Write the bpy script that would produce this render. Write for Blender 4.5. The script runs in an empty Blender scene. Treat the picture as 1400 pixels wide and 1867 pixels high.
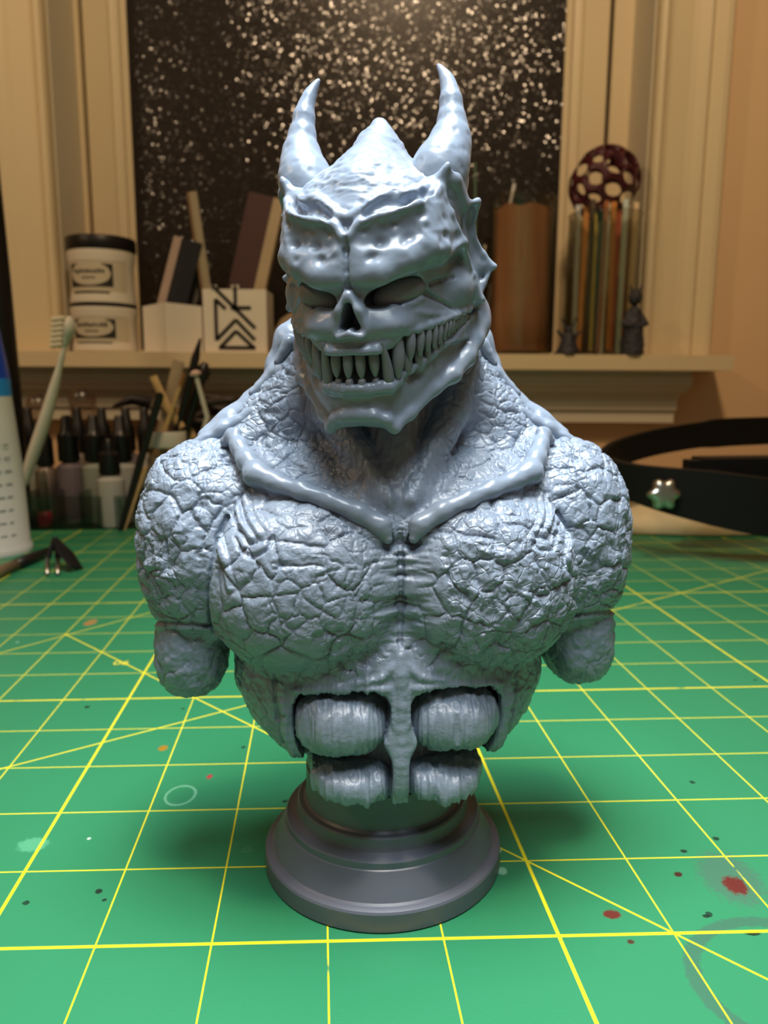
import bpy, bmesh, math, random, numpy as np
from mathutils import Vector, Matrix
random.seed(7)
S = 0.001                      # everything below is designed in millimetres
COL = bpy.context.scene.collection
SC = bpy.context.scene

# ------------------------------------------------------------------ camera
CAM = np.array([2.5924, -176.608, 117.346])
RC = np.array([[0.99990289, -0.01373698, -0.0023475], [0, -0.16844703, 0.98571071], [-0.01393612, -0.98561498, -0.16843067]])
FPX = 1400.0
cd = bpy.data.cameras.new('camera'); cam = bpy.data.objects.new('camera', cd); COL.objects.link(cam)
cd.sensor_fit = 'HORIZONTAL'; cd.sensor_width = 36; cd.lens = 36.0; cd.clip_start = 0.01; cd.clip_end = 20
M = Matrix.Identity(4)
for r in range(3):
    M[r][0] = RC[r, 0]; M[r][1] = -RC[r, 1]; M[r][2] = -RC[r, 2]; M[r][3] = CAM[r]*S
cam.matrix_world = M
cd.dof.use_dof = True; cd.dof.focus_distance = 0.150; cd.dof.aperture_fstop = 34
SC.camera = cam

def P(u, v, y):
    """world point (mm) seen at photo pixel (u, v) at world depth y"""
    d = RC @ np.array([(u-700)/FPX, (v-933.5)/FPX, 1.0]); t = (y-CAM[1])/d[1]
    return CAM + d*t
def PX(n, y): return n*(y-CAM[1])/FPX     # n photo pixels in mm at depth y

# ------------------------------------------------------------------ world and lamps
SC.view_settings.view_transform = 'Standard'; SC.view_settings.look = 'None'
SC.view_settings.gamma = 1; SC.view_settings.exposure = 0.28; SC.view_settings.use_curve_mapping = False
w = bpy.data.worlds.new('world'); SC.world = w; w.use_nodes = True
bg = w.node_tree.nodes['Background']; bg.inputs[0].default_value = (1.0, 0.78, 0.55, 1); bg.inputs[1].default_value = 0.1
def area(name, loc, target, size, power, color, shape='DISK', spread=180):
    l = bpy.data.lights.new(name, 'AREA'); l.shape = shape; l.size = size*S; l.energy = power; l.color = color; l.spread = math.radians(spread)
    o = bpy.data.objects.new(name, l); COL.objects.link(o); o.location = Vector(loc)*S
    o.rotation_euler = (Vector(target)-Vector(loc)).to_track_quat('-Z', 'Y').to_euler(); return o
area('desk_lamp', (12, -30, 450), (8, -30, 0), 190, 1.15, (0.86, 0.94, 1.0), spread=105)
area('front_lamp', (30, -190, 430), (0, -100, 0), 170, 0.37, (0.88, 0.96, 1.0), spread=110)
area('ceiling_lamp', (70, -200, 1090), (50, 650, 250), 130, 5.4, (1.0, 0.70, 0.42))
area('side_lamp', (-900, -200, 900), (-100, 650, 250), 120, 1.8, (1.0, 0.70, 0.42))

# ------------------------------------------------------------------ materials
def srgb(r, g, b):
    f = lambda c: (c/255/12.92) if c/255 <= 0.04045 else ((c/255+0.055)/1.055)**2.4
    return (f(r), f(g), f(b), 1)
def mat(name, col, rough=0.6, metal=0, var=0.08, vscale=60, bump=0.0, bscale=400, trans=0, ior=1.45, alpha=1, coat=0, spec=0.5, sss=0):
    m = bpy.data.materials.new(name); m.use_nodes = True; nt = m.node_tree; b = nt.nodes['Principled BSDF']
    c = srgb(*col)
    b.inputs['Roughness'].default_value = rough; b.inputs['Metallic'].default_value = metal
    b.inputs['Transmission Weight'].default_value = trans; b.inputs['IOR'].default_value = ior
    b.inputs['Alpha'].default_value = alpha; b.inputs['Coat Weight'].default_value = coat
    b.inputs['Specular IOR Level'].default_value = spec
    if sss: b.inputs['Subsurface Weight'].default_value = sss; b.inputs['Subsurface Radius'].default_value = (1, 1, 1); b.inputs['Subsurface Scale'].default_value = 0.0012
    tc = nt.nodes.new('ShaderNodeTexCoord'); n = nt.nodes.new('ShaderNodeTexNoise')
    n.inputs['Scale'].default_value = vscale; n.inputs['Detail'].default_value = 4
    nt.links.new(tc.outputs['Object'], n.inputs['Vector'])
    mx = nt.nodes.new('ShaderNodeMix'); mx.data_type = 'RGBA'
    mx.inputs[6].default_value = tuple(x*(1-var) for x in c[:3])+(1,); mx.inputs[7].default_value = tuple(min(1, x*(1+var)) for x in c[:3])+(1,)
    nt.links.new(n.outputs['Fac'], mx.inputs[0]); nt.links.new(mx.outputs[2], b.inputs['Base Color'])
    if bump:
        n2 = nt.nodes.new('ShaderNodeTexNoise'); n2.inputs['Scale'].default_value = bscale; n2.inputs['Detail'].default_value = 5
        nt.links.new(tc.outputs['Object'], n2.inputs['Vector'])
        bp = nt.nodes.new('ShaderNodeBump'); bp.inputs['Strength'].default_value = bump; bp.inputs['Distance'].default_value = 0.001
        nt.links.new(n2.outputs['Fac'], bp.inputs['Height']); nt.links.new(bp.outputs['Normal'], b.inputs['Normal'])
    return m

def resin(name, col, rough, cracks=0.0, fine=0.25, var=0.06):
    m = mat(name, col, rough, var=var, vscale=90, sss=0.0, spec=0.6); nt = m.node_tree; b = nt.nodes['Principled BSDF']
    tc = nt.nodes.new('ShaderNodeTexCoord')
    n = nt.nodes.new('ShaderNodeTexNoise'); n.inputs['Scale'].default_value = 420; n.inputs['Detail'].default_value = 6; n.inputs['Roughness'].default_value = 0.6
    nt.links.new(tc.outputs['Object'], n.inputs['Vector'])
    b1 = nt.nodes.new('ShaderNodeBump'); b1.inputs['Strength'].default_value = fine; b1.inputs['Distance'].default_value = 0.0006
    nt.links.new(n.outputs['Fac'], b1.inputs['Height']); out = b1
    if cracks:
        wn = nt.nodes.new('ShaderNodeTexNoise'); wn.inputs['Scale'].default_value = 260
        nt.links.new(tc.outputs['Object'], wn.inputs['Vector'])
        mm = nt.nodes.new('ShaderNodeVectorMath'); mm.operation = 'MULTIPLY_ADD'; mm.inputs[1].default_value = (0.0022,)*3
        nt.links.new(wn.outputs['Color'], mm.inputs[0]); nt.links.new(tc.outputs['Object'], mm.inputs[2])
        v = nt.nodes.new('ShaderNodeTexVoronoi'); v.feature = 'DISTANCE_TO_EDGE'; v.inputs['Scale'].default_value = 360
        nt.links.new(mm.outputs[0], v.inputs['Vector'])
        mr = nt.nodes.new('ShaderNodeMapRange'); mr.inputs[2].default_value = 0.09
        nt.links.new(v.outputs['Distance'], mr.inputs[0])
        b2 = nt.nodes.new('ShaderNodeBump'); b2.inputs['Strength'].default_value = cracks; b2.inputs['Distance'].default_value = 0.0004
        nt.links.new(mr.outputs[0], b2.inputs['Height']); at = nt.nodes.new('ShaderNodeAttribute'); at.attribute_name = 'skin_mask'; mk = nt.nodes.new('ShaderNodeMath'); mk.operation = 'MULTIPLY'; mk.inputs[1].default_value = cracks; nt.links.new(at.outputs['Fac'], mk.inputs[0]); nt.links.new(mk.outputs[0], b2.inputs['Strength']); nt.links.new(b1.outputs[0], b2.inputs['Normal']); out = b2
    nt.links.new(out.outputs[0], b.inputs['Normal'])
    return m

RESIN_SKIN = resin('cracked_resin', (122, 136, 153), 0.33, cracks=0.45, fine=0.6)
RESIN = resin('smooth_resin', (122, 136, 153), 0.3, fine=0.10)
RESIN_TOOTH = resin('tooth_resin', (112, 120, 128), 0.4, fine=0.08)
RESIN_BASE = resin('pedestal_resin', (88, 93, 106), 0.42, fine=0.06, var=0.03)

# ------------------------------------------------------------------ object helpers
def link(name, me, m=None, parent=None, smooth=True):
    o = bpy.data.objects.new(name, me); COL.objects.link(o)
    if m is not None: me.materials.append(m)
    if parent is not None: o.parent = parent
    if smooth: me.shade_smooth()
    return o
def tag(o, label=None, cat=None, group=None, kind=None):
    if label: o['label'] = label
    if cat: o['category'] = cat
    if group: o['group'] = group
    if kind: o['kind'] = kind
    return o
def empty(name, loc, label, cat, group=None, rot=(0, 0, 0)):
    o = bpy.data.objects.new(name, None); COL.objects.link(o); o.location = Vector(loc)*S; o.rotation_euler = rot
    o.empty_display_size = 0.01
    return tag(o, label, cat, group)
def bm_mesh(bm, name):
    bmesh.ops.recalc_face_normals(bm, faces=bm.faces)
    me = bpy.data.meshes.new(name); bm.to_mesh(me); bm.free(); return me
def fin(bm, name, m, parent=None, smooth=False, bevel=0, off=(0, 0, 0), angle=None):
    """close a bmesh made in mm into a metre object; off is subtracted (the parent's place)"""
    for v in bm.verts: v.co = (v.co-Vector(off))*S
    if bevel:
        bmesh.ops.bevel(bm, geom=[e for e in bm.edges if len(e.link_faces) == 2 and e.calc_face_angle(0) > 0.6], offset=bevel*S, segments=2, profile=0.5, affect='EDGES')
    me = bm_mesh(bm, name); o = link(name, me, m, parent, smooth)
    if smooth and angle is not None: me.set_sharp_from_angle(angle=math.radians(angle))
    return o
def add_box(bm, c, s, rot=None, taper=1.0):
    vs = []
    for dz in (-1, 1):
        for dx, dy in ((-1, -1), (1, -1), (1, 1), (-1, 1)):
            k = taper if dz > 0 else 1
            p = Vector((dx*s[0]/2*k, dy*s[1]/2*k, dz*s[2]/2))
            if rot is not None: p = rot @ p
            vs.append(bm.verts.new(p+Vector(c)))
    for f in ((0, 1, 2, 3), (4, 5, 6, 7), (0, 1, 5, 4), (1, 2, 6, 5), (2, 3, 7, 6), (3, 0, 4, 7)):
        bm.faces.new([vs[i] for i in f])
def add_lathe(bm, prof, c=(0, 0, 0), n=40, rot=None, a0=0, a1=2*math.pi, sx=1, sy=1):
    full = abs(a1-a0-2*math.pi) < 1e-6; rings = []
    cnt = n if full else n+1
    for r, z in prof:
        if r < 1e-6:
            p = Vector((0, 0, z)); p = rot @ p if rot is not None else p
            rings.append([bm.verts.new(p+Vector(c))]); continue
        ring = []
        for i in range(cnt):
            a = a0+(a1-a0)*i/n
            p = Vector((r*math.cos(a)*sx, r*math.sin(a)*sy, z)); p = rot @ p if rot is not None else p
            ring.append(bm.verts.new(p+Vector(c)))
        rings.append(ring)
    for A, B in zip(rings, rings[1:]):
        m_ = max(len(A), len(B))
        for i in range(m_ if full else m_-1):
            j = (i+1) % m_
            try:
                if len(A) == 1: bm.faces.new((A[0], B[i], B[j]))
                elif len(B) == 1: bm.faces.new((A[i], A[j], B[0]))
                else: bm.faces.new((A[i], A[j], B[j], B[i]))
            except ValueError: pass
def add_tube(bm, pts, rad, n=10, cap=True, flat=1.0, up=Vector((0, 0, 1))):
    """sweep along pts; rad a number or list; flat squashes one axis"""
    pts = [Vector(p) for p in pts]
    if not hasattr(rad, '__len__'): rad = [rad]*len(pts)
    prev = None; rings = []
    for i, p in enumerate(pts):
        t = (pts[min(i+1, len(pts)-1)]-pts[max(i-1, 0)]).normalized()
        if prev is None:
            s_ = t.cross(up)
            if s_.length < 1e-3: s_ = t.cross(Vector((1, 0, 0)))
        else: s_ = prev-t*prev.dot(t)
        s_.normalize(); prev = s_; q = t.cross(s_)
        rings.append([bm.verts.new(p+s_*math.cos(2*math.pi*k/n)*rad[i]+q*math.sin(2*math.pi*k/n)*rad[i]*flat) for k in range(n)])
    for A, B in zip(rings, rings[1:]):
        for k in range(n): bm.faces.new((A[k], A[(k+1) % n], B[(k+1) % n], B[k]))
    if cap: bm.faces.new(rings[0][::-1]); bm.faces.new(rings[-1])
def add_prism(bm, poly, axis, lo, hi, rot=None, c=(0, 0, 0)):
    """poly of 2D points extruded along axis 'x','y' or 'z'"""
    def mk(a, b, h):
        p = {'x': Vector((h, a, b)), 'y': Vector((a, h, b)), 'z': Vector((a, b, h))}[axis]
        return (rot @ p if rot is not None else p)+Vector(c)
    A = [bm.verts.new(mk(a, b, lo)) for a, b in poly]; B = [bm.verts.new(mk(a, b, hi)) for a, b in poly]
    bm.faces.new(A[::-1]); bm.faces.new(B)
    for i in range(len(A)): bm.faces.new((A[i], A[(i+1) % len(A)], B[(i+1) % len(A)], B[i]))
def smoothline(pts, n=6):
    P_ = [Vector(p) for p in pts]; out = []
    for i in range(len(P_)-1):
        p0 = P_[max(i-1, 0)]; p1 = P_[i]; p2 = P_[i+1]; p3 = P_[min(i+2, len(P_)-1)]
        for k in range(n):
            t = k/n
            out.append(0.5*((2*p1)+(p2-p0)*t+(2*p0-5*p1+4*p2-p3)*t*t+(3*p1-p0-3*p2+p3)*t**3))
    out.append(P_[-1]); return out

# ================================================================== THE ROOM
TH = 0.02                       # the room's level differs from the bench mat by about one degree
CT, ST = math.cos(TH), math.sin(TH); RW = Matrix.Rotation(TH, 4, 'Y')
def W(u, v, y):
    p = P(u, v, y); return (p[0]*CT-p[2]*ST, y, p[0]*ST+p[2]*CT)
def wx(u, v, y): return W(u, v, y)[0]
def wz(u, v, y): return W(u, v, y)[2]
def onwall(o, loc=(0, 0, 0), rz=0.0, extra=None):
    o.matrix_world = RW @ Matrix.Translation(Vector(loc)*S) @ Matrix.Rotation(rz, 4, 'Z') @ (extra or Matrix.Identity(4)); return o
def struct(o): o['kind'] = 'structure'; return o

WALL = mat('painted_wall', (222, 188, 146), 0.75, var=0.03, vscale=5, bump=0.15, bscale=500)
TRIM = mat('cream_trim', (214, 196, 160), 0.45, var=0.03, vscale=12)
TRIM2 = mat('grey_trim', (204, 196, 176), 0.5, var=0.04, vscale=12)
DARK = mat('dark_gap', (20, 16, 12), 0.8)
WOODDESK = mat('desk_wood', (110, 84, 60), 0.6, var=0.2, vscale=20)

xl = wx(96, 300, 640); xr = wx(1185, 300, 640); zs = wz(700, 644, 595); zsb = wz(700, 672, 595); XR = wx(1338, 655, 595)
def wallbox(name, x0, x1, y0, y1, z0, z1, m, bevel=0):
    bm = bmesh.new(); add_box(bm, ((x0+x1)/2, (y0+y1)/2, (z0+z1)/2), (x1-x0, y1-y0, z1-z0))
    return struct(onwall(fin(bm, name, m, bevel=bevel)))
# wall round the window opening
bm = bmesh.new()
add_box(bm, ((-1500+xl)/2, 690, 550), (xl+1500, 80, 1500)); add_box(bm, ((xr+1500)/2, 690, 550), (1500-xr, 80, 1500))
add_box(bm, ((xl+xr)/2, 690, (zs-6-200)/2), (xr-xl, 80, zs-6+200)); add_box(bm, ((xl+xr)/2, 690, 1200), (xr-xl, 80, 200))
struct(onwall(fin(bm, 'wall_back', WALL)))
wallbox('wall_left', -1500, -1480, -1200, 650, -200, 1300, WALL); wallbox('wall_right', 1480, 1500, -1200, 650, -200, 1300, WALL)
wallbox('floor', -1500, 1500, -1200, 650, -760, -740, WOODDESK)
# window jambs, casings, stool and apron
def casing(x0, sgn, n):
    prof = [(0, 650), (0, 636), (2, 633), (6, 632), (9, 634), (11, 638), (14, 639), (34, 639), (40, 638), (46, 635), (50, 634), (54, 637), (58, 634), (64, 630), (69, 630), (72, 634), (72, 650)]
    bm = bmesh.new(); add_prism(bm, [(x0+sgn*a, b) for a, b in prof], 'z', zs, 1250); struct(onwall(fin(bm, 'trim_%d' % n, TRIM)))
casing(xl, -1, 1); casing(xr, 1, 2)
wallbox('trim_3', xl, xl+1.2, 648, 730, zs, 1100, TRIM2); wallbox('trim_4', xr-1.2, xr, 648, 730, zs, 1100, TRIM2)
yS = 716
sl0, sl1, sl2, sl3 = wx(142, 300, yS), wx(157, 300, yS), wx(163, 300, yS), wx(236, 300, yS)
sr0, sr1, sr2, sr3 = wx(1130, 300, yS), wx(1107, 300, yS), wx(1100, 300, yS), wx(1026, 300, yS)
wallbox('trim_5', xl, sl1, yS, yS+20, zs, 1100, TRIM, 1); wallbox('trim_6', sr1, xr, yS, yS+20, zs, 1100, TRIM, 1)
win = empty('window_1', (0, 0, 0), None, None); struct(win); onwall(win)
bm = bmesh.new()
def stile(x0, x1):
    s_ = 1 if x1 > x0 else -1; L = abs(x1-x0)
    prof = [(0, yS+22), (0, yS+2), (1.5, yS), (L*.62, yS), (L*.66, yS+3), (L*.72, yS+4), (L*.84, yS+5), (L*.88, yS+9), (L, yS+12), (L, yS+22)]
    add_prism(bm, [(x0+s_*a, b) for a, b in prof], 'z', zs, 1100)
stile(sl2, sl3); stile(sr2, sr3)
add_box(bm, ((sl2+sr2)/2, yS+11, zs+3), (sr2-sl2, 20, 6)); add_box(bm, ((sl2+sr2)/2, yS+11, 1085), (sr2-sl2, 20, 40))
fin(bm, 'window_frame', TRIM, win)
bm = bmesh.new(); add_box(bm, ((sl1+sl2)/2, yS+14, 600), (sl2-sl1+1, 8, 1100)); add_box(bm, ((sr1+sr2)/2, yS+14, 600), (sr1-sr2+1, 8, 1100)); fin(bm, 'gap_shade', DARK, win)  # near-black strips stand in for the shade in the open gaps beside the sash
# textured glass: pressed facets catch the room lamps
def glassmat():
    m = bpy.data.materials.new('textured_glass'); m.use_nodes = True; nt = m.node_tree; L = nt.links; b = nt.nodes['Principled BSDF']
    b.inputs['Base Color'].default_value = srgb(30, 20, 12); b.inputs['Roughness'].default_value = 0.16; b.inputs['Specular IOR Level'].default_value = 0.5
    b.inputs['Coat Weight'].default_value = 0.45; b.inputs['Coat Roughness'].default_value = 0.3
    tc = nt.nodes.new('ShaderNodeTexCoord'); sep = nt.nodes.new('ShaderNodeSeparateXYZ'); L.new(tc.outputs['Object'], sep.inputs[0])
    cmb = nt.nodes.new('ShaderNodeCombineXYZ'); L.new(sep.outputs[0], cmb.inputs[0]); L.new(sep.outputs[2], cmb.inputs[1])
    v = nt.nodes.new('ShaderNodeTexVoronoi'); v.voronoi_dimensions = '2D'; v.inputs['Scale'].default_value = 520; v.inputs['Randomness'].default_value = 0.35
    L.new(cmb.outputs[0], v.inputs['Vector'])
    # every facet leans its own way
    sub = nt.nodes.new('ShaderNodeVectorMath'); sub.operation = 'SUBTRACT'; sub.inputs[1].default_value = (0.5, 0.5, 0.5); L.new(v.outputs['Color'], sub.inputs[0])
    mu = nt.nodes.new('ShaderNodeVectorMath'); mu.operation = 'MULTIPLY'; mu.inputs[1].default_value = (0.37, 0.0, 0.37); L.new(sub.outputs[0], mu.inputs[0])
    g = nt.nodes.new('ShaderNodeNewGeometry'); ad = nt.nodes.new('ShaderNodeVectorMath'); ad.operation = 'ADD'; L.new(g.outputs['Normal'], ad.inputs[0]); L.new(mu.outputs[0], ad.inputs[1])
    nm = nt.nodes.new('ShaderNodeVectorMath'); nm.operation = 'NORMALIZE'; L.new(ad.outputs[0], nm.inputs[0])
    wv = nt.nodes.new('ShaderNodeTexBrick'); wv.offset = 0.5; wv.inputs['Scale'].default_value = 130; wv.inputs['Mortar Size'].default_value = 0.03; wv.inputs['Mortar Smooth'].default_value = 1.0
    L.new(cmb.outputs[0], wv.inputs['Vector'])
    bp = nt.nodes.new('ShaderNodeBump'); bp.inputs['Strength'].default_value = 0.8; bp.inputs['Distance'].default_value = 0.002
    L.new(wv.outputs['Fac'], bp.inputs['Height']); L.new(nm.outputs[0], bp.inputs['Normal']); L.new(bp.outputs[0], b.inputs['Normal'])
    return m
bm = bmesh.new(); add_box(bm, ((sl3+sr3)/2, yS+16, 590), (sr3-sl3+4, 4, 1000)); fin(bm, 'pane', glassmat(), win)
# stool (sill board) and the stepped apron under it
XLm = wx(-260, 655, 595)
bm = bmesh.new(); add_box(bm, ((XLm+XR)/2, (595+yS+24)/2, (zs+zsb)/2), (XR-XLm, yS+24-595, zs-zsb)); struct(onwall(fin(bm, 'trim_7', TRIM, bevel=2.5, smooth=True, angle=50)))
ya = 612
z_ = [zsb, wz(1200, 684, ya), wz(1200, 703, ya), wz(1200, 722, ya+6), wz(1200, 748, ya+14), wz(1200, 771, ya+16)]
prof = [(650, zsb), (614, zsb), (614, z_[1]), (612, z_[1]-1), (612, z_[2]), (615, z_[2]-2), (618, z_[2]-7), (624, z_[3]+3), (628, z_[3]-4), (628, z_[4]), (631, z_[4]-1), (631, z_[5]), (650, z_[5])]
bm = bmesh.new(); xe = wx(1262, 700, ya)
A = [bm.verts.new((XLm+20, a, b)) for a, b in prof]; B = [bm.verts.new((xe-(a-612)*0.5, a, b)) for a, b in prof]
bm.faces.new(A); bm.faces.new(B[::-1])
for i in range(len(A)): bm.faces.new((A[i], A[(i+1) % len(A)], B[(i+1) % len(A)], B[i]))
struct(onwall(fin(bm, 'trim_8', TRIM2)))

# ------------------------------------------------------------------ bench and cutting mat
bm = bmesh.new(); add_box(bm, (0, 190, -23), (1600, 940, 40)); o = fin(bm, 'desk', WOODDESK, bevel=2); tag(o, 'brown wooden bench top under the green cutting mat', 'desk')
GO = np.array([-84.944, -32.045]); G1 = np.array([24.648, 0.3647]); G2 = np.array([-2.1667, 26.0592])
GI = np.linalg.inv(np.stack([G1, G2], 1))
def gw(i, j): return GO+G1*i+G2*j
def matmaterial():
    m = bpy.data.materials.new('cutting_mat_green'); m.use_nodes = True; nt = m.node_tree; L = nt.links; b = nt.nodes['Principled BSDF']
    def math_(op, a, c=None, clamp=False):
        n = nt.nodes.new('ShaderNodeMath'); n.operation = op; n.use_clamp = clamp
        for i, q in enumerate((a, c)):
            if q is None: continue
            if isinstance(q, (int, float)): n.inputs[i].default_value = q
            else: L.new(q, n.inputs[i])
        return n.outputs[0]
    tc = nt.nodes.new('ShaderNodeTexCoord'); sp = nt.nodes.new('ShaderNodeSeparateXYZ'); L.new(tc.outputs['Object'], sp.inputs[0])
    X, Y = math_('MULTIPLY', sp.outputs[0], 1000.), math_('MULTIPLY', sp.outputs[1], 1000.)
    dx, dy = math_('SUBTRACT', X, float(GO[0])), math_('SUBTRACT', Y, float(GO[1]))
    I = math_('ADD', math_('MULTIPLY', dx, float(GI[0, 0])), math_('MULTIPLY', dy, float(GI[0, 1])))
    J = math_('ADD', math_('MULTIPLY', dx, float(GI[1, 0])), math_('MULTIPLY', dy, float(GI[1, 1])))
    wob = nt.nodes.new('ShaderNodeTexNoise'); wob.inputs['Scale'].default_value = 900; L.new(tc.outputs['Object'], wob.inputs['Vector'])
    def edge(d, w_):   # 1 inside |d|<w
        mr = nt.nodes.new('ShaderNodeMapRange'); mr.inputs[1].default_value = w_*0.8; mr.inputs[2].default_value = w_*1.2; mr.inputs[3].default_value = 1; mr.inputs[4].default_value = 0
        L.new(d, mr.inputs[0]); return mr.outputs[0]
    def grid(c, w_, per=1.0):
        q = math_('MULTIPLY', c, 1/per); fr = math_('FRACT', math_('ADD', q, 0.5)); return edge(math_('MULTIPLY', math_('ABSOLUTE', math_('SUBTRACT', fr, 0.5)), per), w_)
    ln = math_('MAXIMUM', grid(I, 0.0078), grid(J, 0.0078)); ln = math_('MAXIMUM', ln, math_('MAXIMUM', grid(I, 0.0165, 5), grid(J, 0.0165, 5)))
    def diag(a, b_, c, lo, hi, w_=0.0115):
        nrm = math.hypot(a, b_); d = math_('ABSOLUTE', math_('MULTIPLY', math_('ADD', math_('ADD', math_('MULTIPLY', I, a), math_('MULTIPLY', J, b_)), -c), 1/nrm))
        e = edge(d, w_); return math_('MULTIPLY', e, math_('MULTIPLY', math_('GREATER_THAN', I, lo), math_('LESS_THAN', I, hi)))
    ln = math_('MAXIMUM', ln, diag(1, 1, 6, -2, 9)); ln = math_('MAXIMUM', ln, diag(-0.58, 1, 3.62, -3, 20)); ln = math_('MAXIMUM', ln, diag(-1, 1, 9.9, -6, 3))
    # worn gaps in the print
    gap = nt.nodes.new('ShaderNodeTexNoise'); gap.inputs['Scale'].default_value = 55; gap.inputs['Detail'].default_value = 6; L.new(tc.outputs['Object'], gap.inputs['Vector'])
    gr = nt.nodes.new('ShaderNodeMapRange'); gr.inputs[1].default_value = 0.30; gr.inputs[2].default_value = 0.34; L.new(gap.outputs['Fac'], gr.inputs[0]); ln = math_('MULTIPLY', ln, gr.outputs[0])
    big = nt.nodes.new('ShaderNodeTexNoise'); big.inputs['Scale'].default_value = 14; big.inputs['Detail'].default_value = 6; L.new(tc.outputs['Object'], big.inputs['Vector'])
    mx = nt.nodes.new('ShaderNodeMix'); mx.data_type = 'RGBA'; mx.inputs[6].default_value = srgb(38, 117, 78); mx.inputs[7].default_value = srgb(45, 127, 88); L.new(big.outputs['Fac'], mx.inputs[0]); col = mx.outputs[2]
    def over(col, fac, c):
        q = nt.nodes.new('ShaderNodeMix'); q.data_type = 'RGBA'; L.new(fac, q.inputs[0]); L.new(col, q.inputs[6]); q.inputs[7].default_value = c; return q.outputs[2]
    # specks: dark paint dots and pale scratches
    def specks(scale, thr, seed, keep):
        v = nt.nodes.new('ShaderNodeTexVoronoi'); v.voronoi_dimensions = '3D'; v.inputs['Scale'].default_value = scale
        mp = nt.nodes.new('ShaderNodeMapping'); mp.inputs[1].default_value = (seed, seed*2, 0); mp.inputs[3].default_value = (1, 1, 0.001) ; L.new(tc.outputs['Object'], mp.inputs[0]); L.new(mp.outputs[0], v.inputs['Vector'])
        s3 = nt.nodes.new('ShaderNodeSeparateXYZ'); L.new(v.outputs['Color'], s3.inputs[0])
        return math_('MULTIPLY', math_('LESS_THAN', math_('ADD', v.outputs['Distance'], math_('MULTIPLY', wob.outputs['Fac'], thr)), thr*1.5), math_('LESS_THAN', s3.outputs[0], keep))
    col = over(col, math_('MULTIPLY', specks(110, 0.09, 0.3, 0.12), 0.85), srgb(14, 38, 32))
    col = over(col, math_('MULTIPLY', specks(70, 0.055, 1.7, 0.16), 0.7), srgb(150, 200, 178))
    # stains: (world x, world y, radius x, radius y, colour, strength, ring?)
    def st_(u, v):
        d = RC @ np.array([(u-700)/FPX, (v-933.5)/FPX, 1.0]); t = -CAM[2]/d[2]; q = CAM+d*t; return q[0], q[1]
    for (u, v, rx, ry, c, a_, ring) in [(1332, 1600, 7, 10, (70, 92, 84), .55, 0), (1340, 1614, 2.6, 3.4, (92, 26, 26), .95, 0), (1115, 1667, 2.0, 1.5, (96, 28, 28), .95, 0), (1236, 1594, 1.1, 1.0, (60, 22, 20), .95, 0), (1150, 1717, .8, .7, (70, 26, 24), .9, 0),
                                    (1440, 1790, 18, 17, (60, 88, 78), .6, 1), (1372, 1702, 1.6, .7, (20, 30, 20), .9, 0), (297, 1364, 1.6, 1.9, (150, 110, 20), .9, 0), (382, 1416, 0.9, 1.3, (160, 50, 55), .9, 0), (165, 1135, 3, 5, (190, 120, 60), .6, 0),
                                    (329, 1450, 4.2, 5.2, (130, 190, 160), .5, 1), (180, 1625, .9, .9, (20, 34, 30), .95, 0), (190, 1641, .6, .5, (20, 34, 30), .9, 0), (159, 1289, 1, 1.1, (16, 34, 28), .9, 0), (162, 1529, .5, .5, (200, 220, 205), .9, 0), (450, 1549, .9, .9, (120, 180, 150), .6, 1),
                                    (1305, 1529, .9, .8, (14, 34, 28), .9, 0), (1247, 1552, .9, .7, (14, 30, 26), .9, 0), (1287, 1670, .8, .6, (14, 30, 26), .9, 0), (60, 1540, 4, 3, (110, 190, 150), .35, 0), (915, 1588, 1.2, 1.6, (150, 200, 170), .6, 0)]:
        sx, sy = st_(u, v); e1 = math_('POWER', math_('MULTIPLY', math_('SUBTRACT', X, float(sx)), 1/rx), 2.0); e2 = math_('POWER', math_('MULTIPLY', math_('SUBTRACT', Y, float(sy)), 1/ry), 2.0)
        r = math_('ADD', math_('SQRT', math_('ADD', e1, e2)), math_('MULTIPLY', math_('SUBTRACT', wob.outputs['Fac'], 0.5), 0.9 if not ring else 0.1))
        if ring: f = math_('MULTIPLY', edge(math_('ABSOLUTE', math_('SUBTRACT', r, 1.0)), 0.09), a_)
        else:
            mr = nt.nodes.new('ShaderNodeMapRange'); mr.inputs[1].default_value = 0.8; mr.inputs[2].default_value = 1.15; mr.inputs[3].default_value = a_; mr.inputs[4].default_value = 0; L.new(r, mr.inputs[0]); f = mr.outputs[0]
        col = over(col, f, srgb(*c))
    col = over(col, math_('MULTIPLY', ln, 0.92), srgb(236, 222, 30))
    L.new(col, b.inputs['Base Color']); b.inputs['Roughness'].default_value = 0.42; b.inputs['Specular IOR Level'].default_value = 0.35
    fn = nt.nodes.new('ShaderNodeTexNoise'); fn.inputs['Scale'].default_value = 1500; fn.inputs['Detail'].default_value = 3; L.new(tc.outputs['Object'], fn.inputs['Vector'])
    bp = nt.nodes.new('ShaderNodeBump'); bp.inputs['Strength'].default_value = 0.12; bp.inputs['Distance'].default_value = 0.0004; L.new(fn.outputs['Fac'], bp.inputs['Height']); L.new(bp.outputs[0], b.inputs['Normal'])
    return m
bm = bmesh.new(); cs = [gw(-14, -3.5), gw(26, -3.5), gw(26, 18.35), gw(-14, 18.35)]
A = [bm.verts.new((p[0], p[1], -3)) for p in cs]; B = [bm.verts.new((p[0], p[1], 0)) for p in cs]
bm.faces.new(A); bm.faces.new(B)
for i in range(4): bm.faces.new((A[i], A[(i+1) % 4], B[(i+1) % 4], B[i]))
o = fin(bm, 'cutting_mat', matmaterial(), bevel=0.6); tag(o, 'green self-healing cutting mat with yellow inch grid and paint stains', 'cutting mat')
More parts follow.
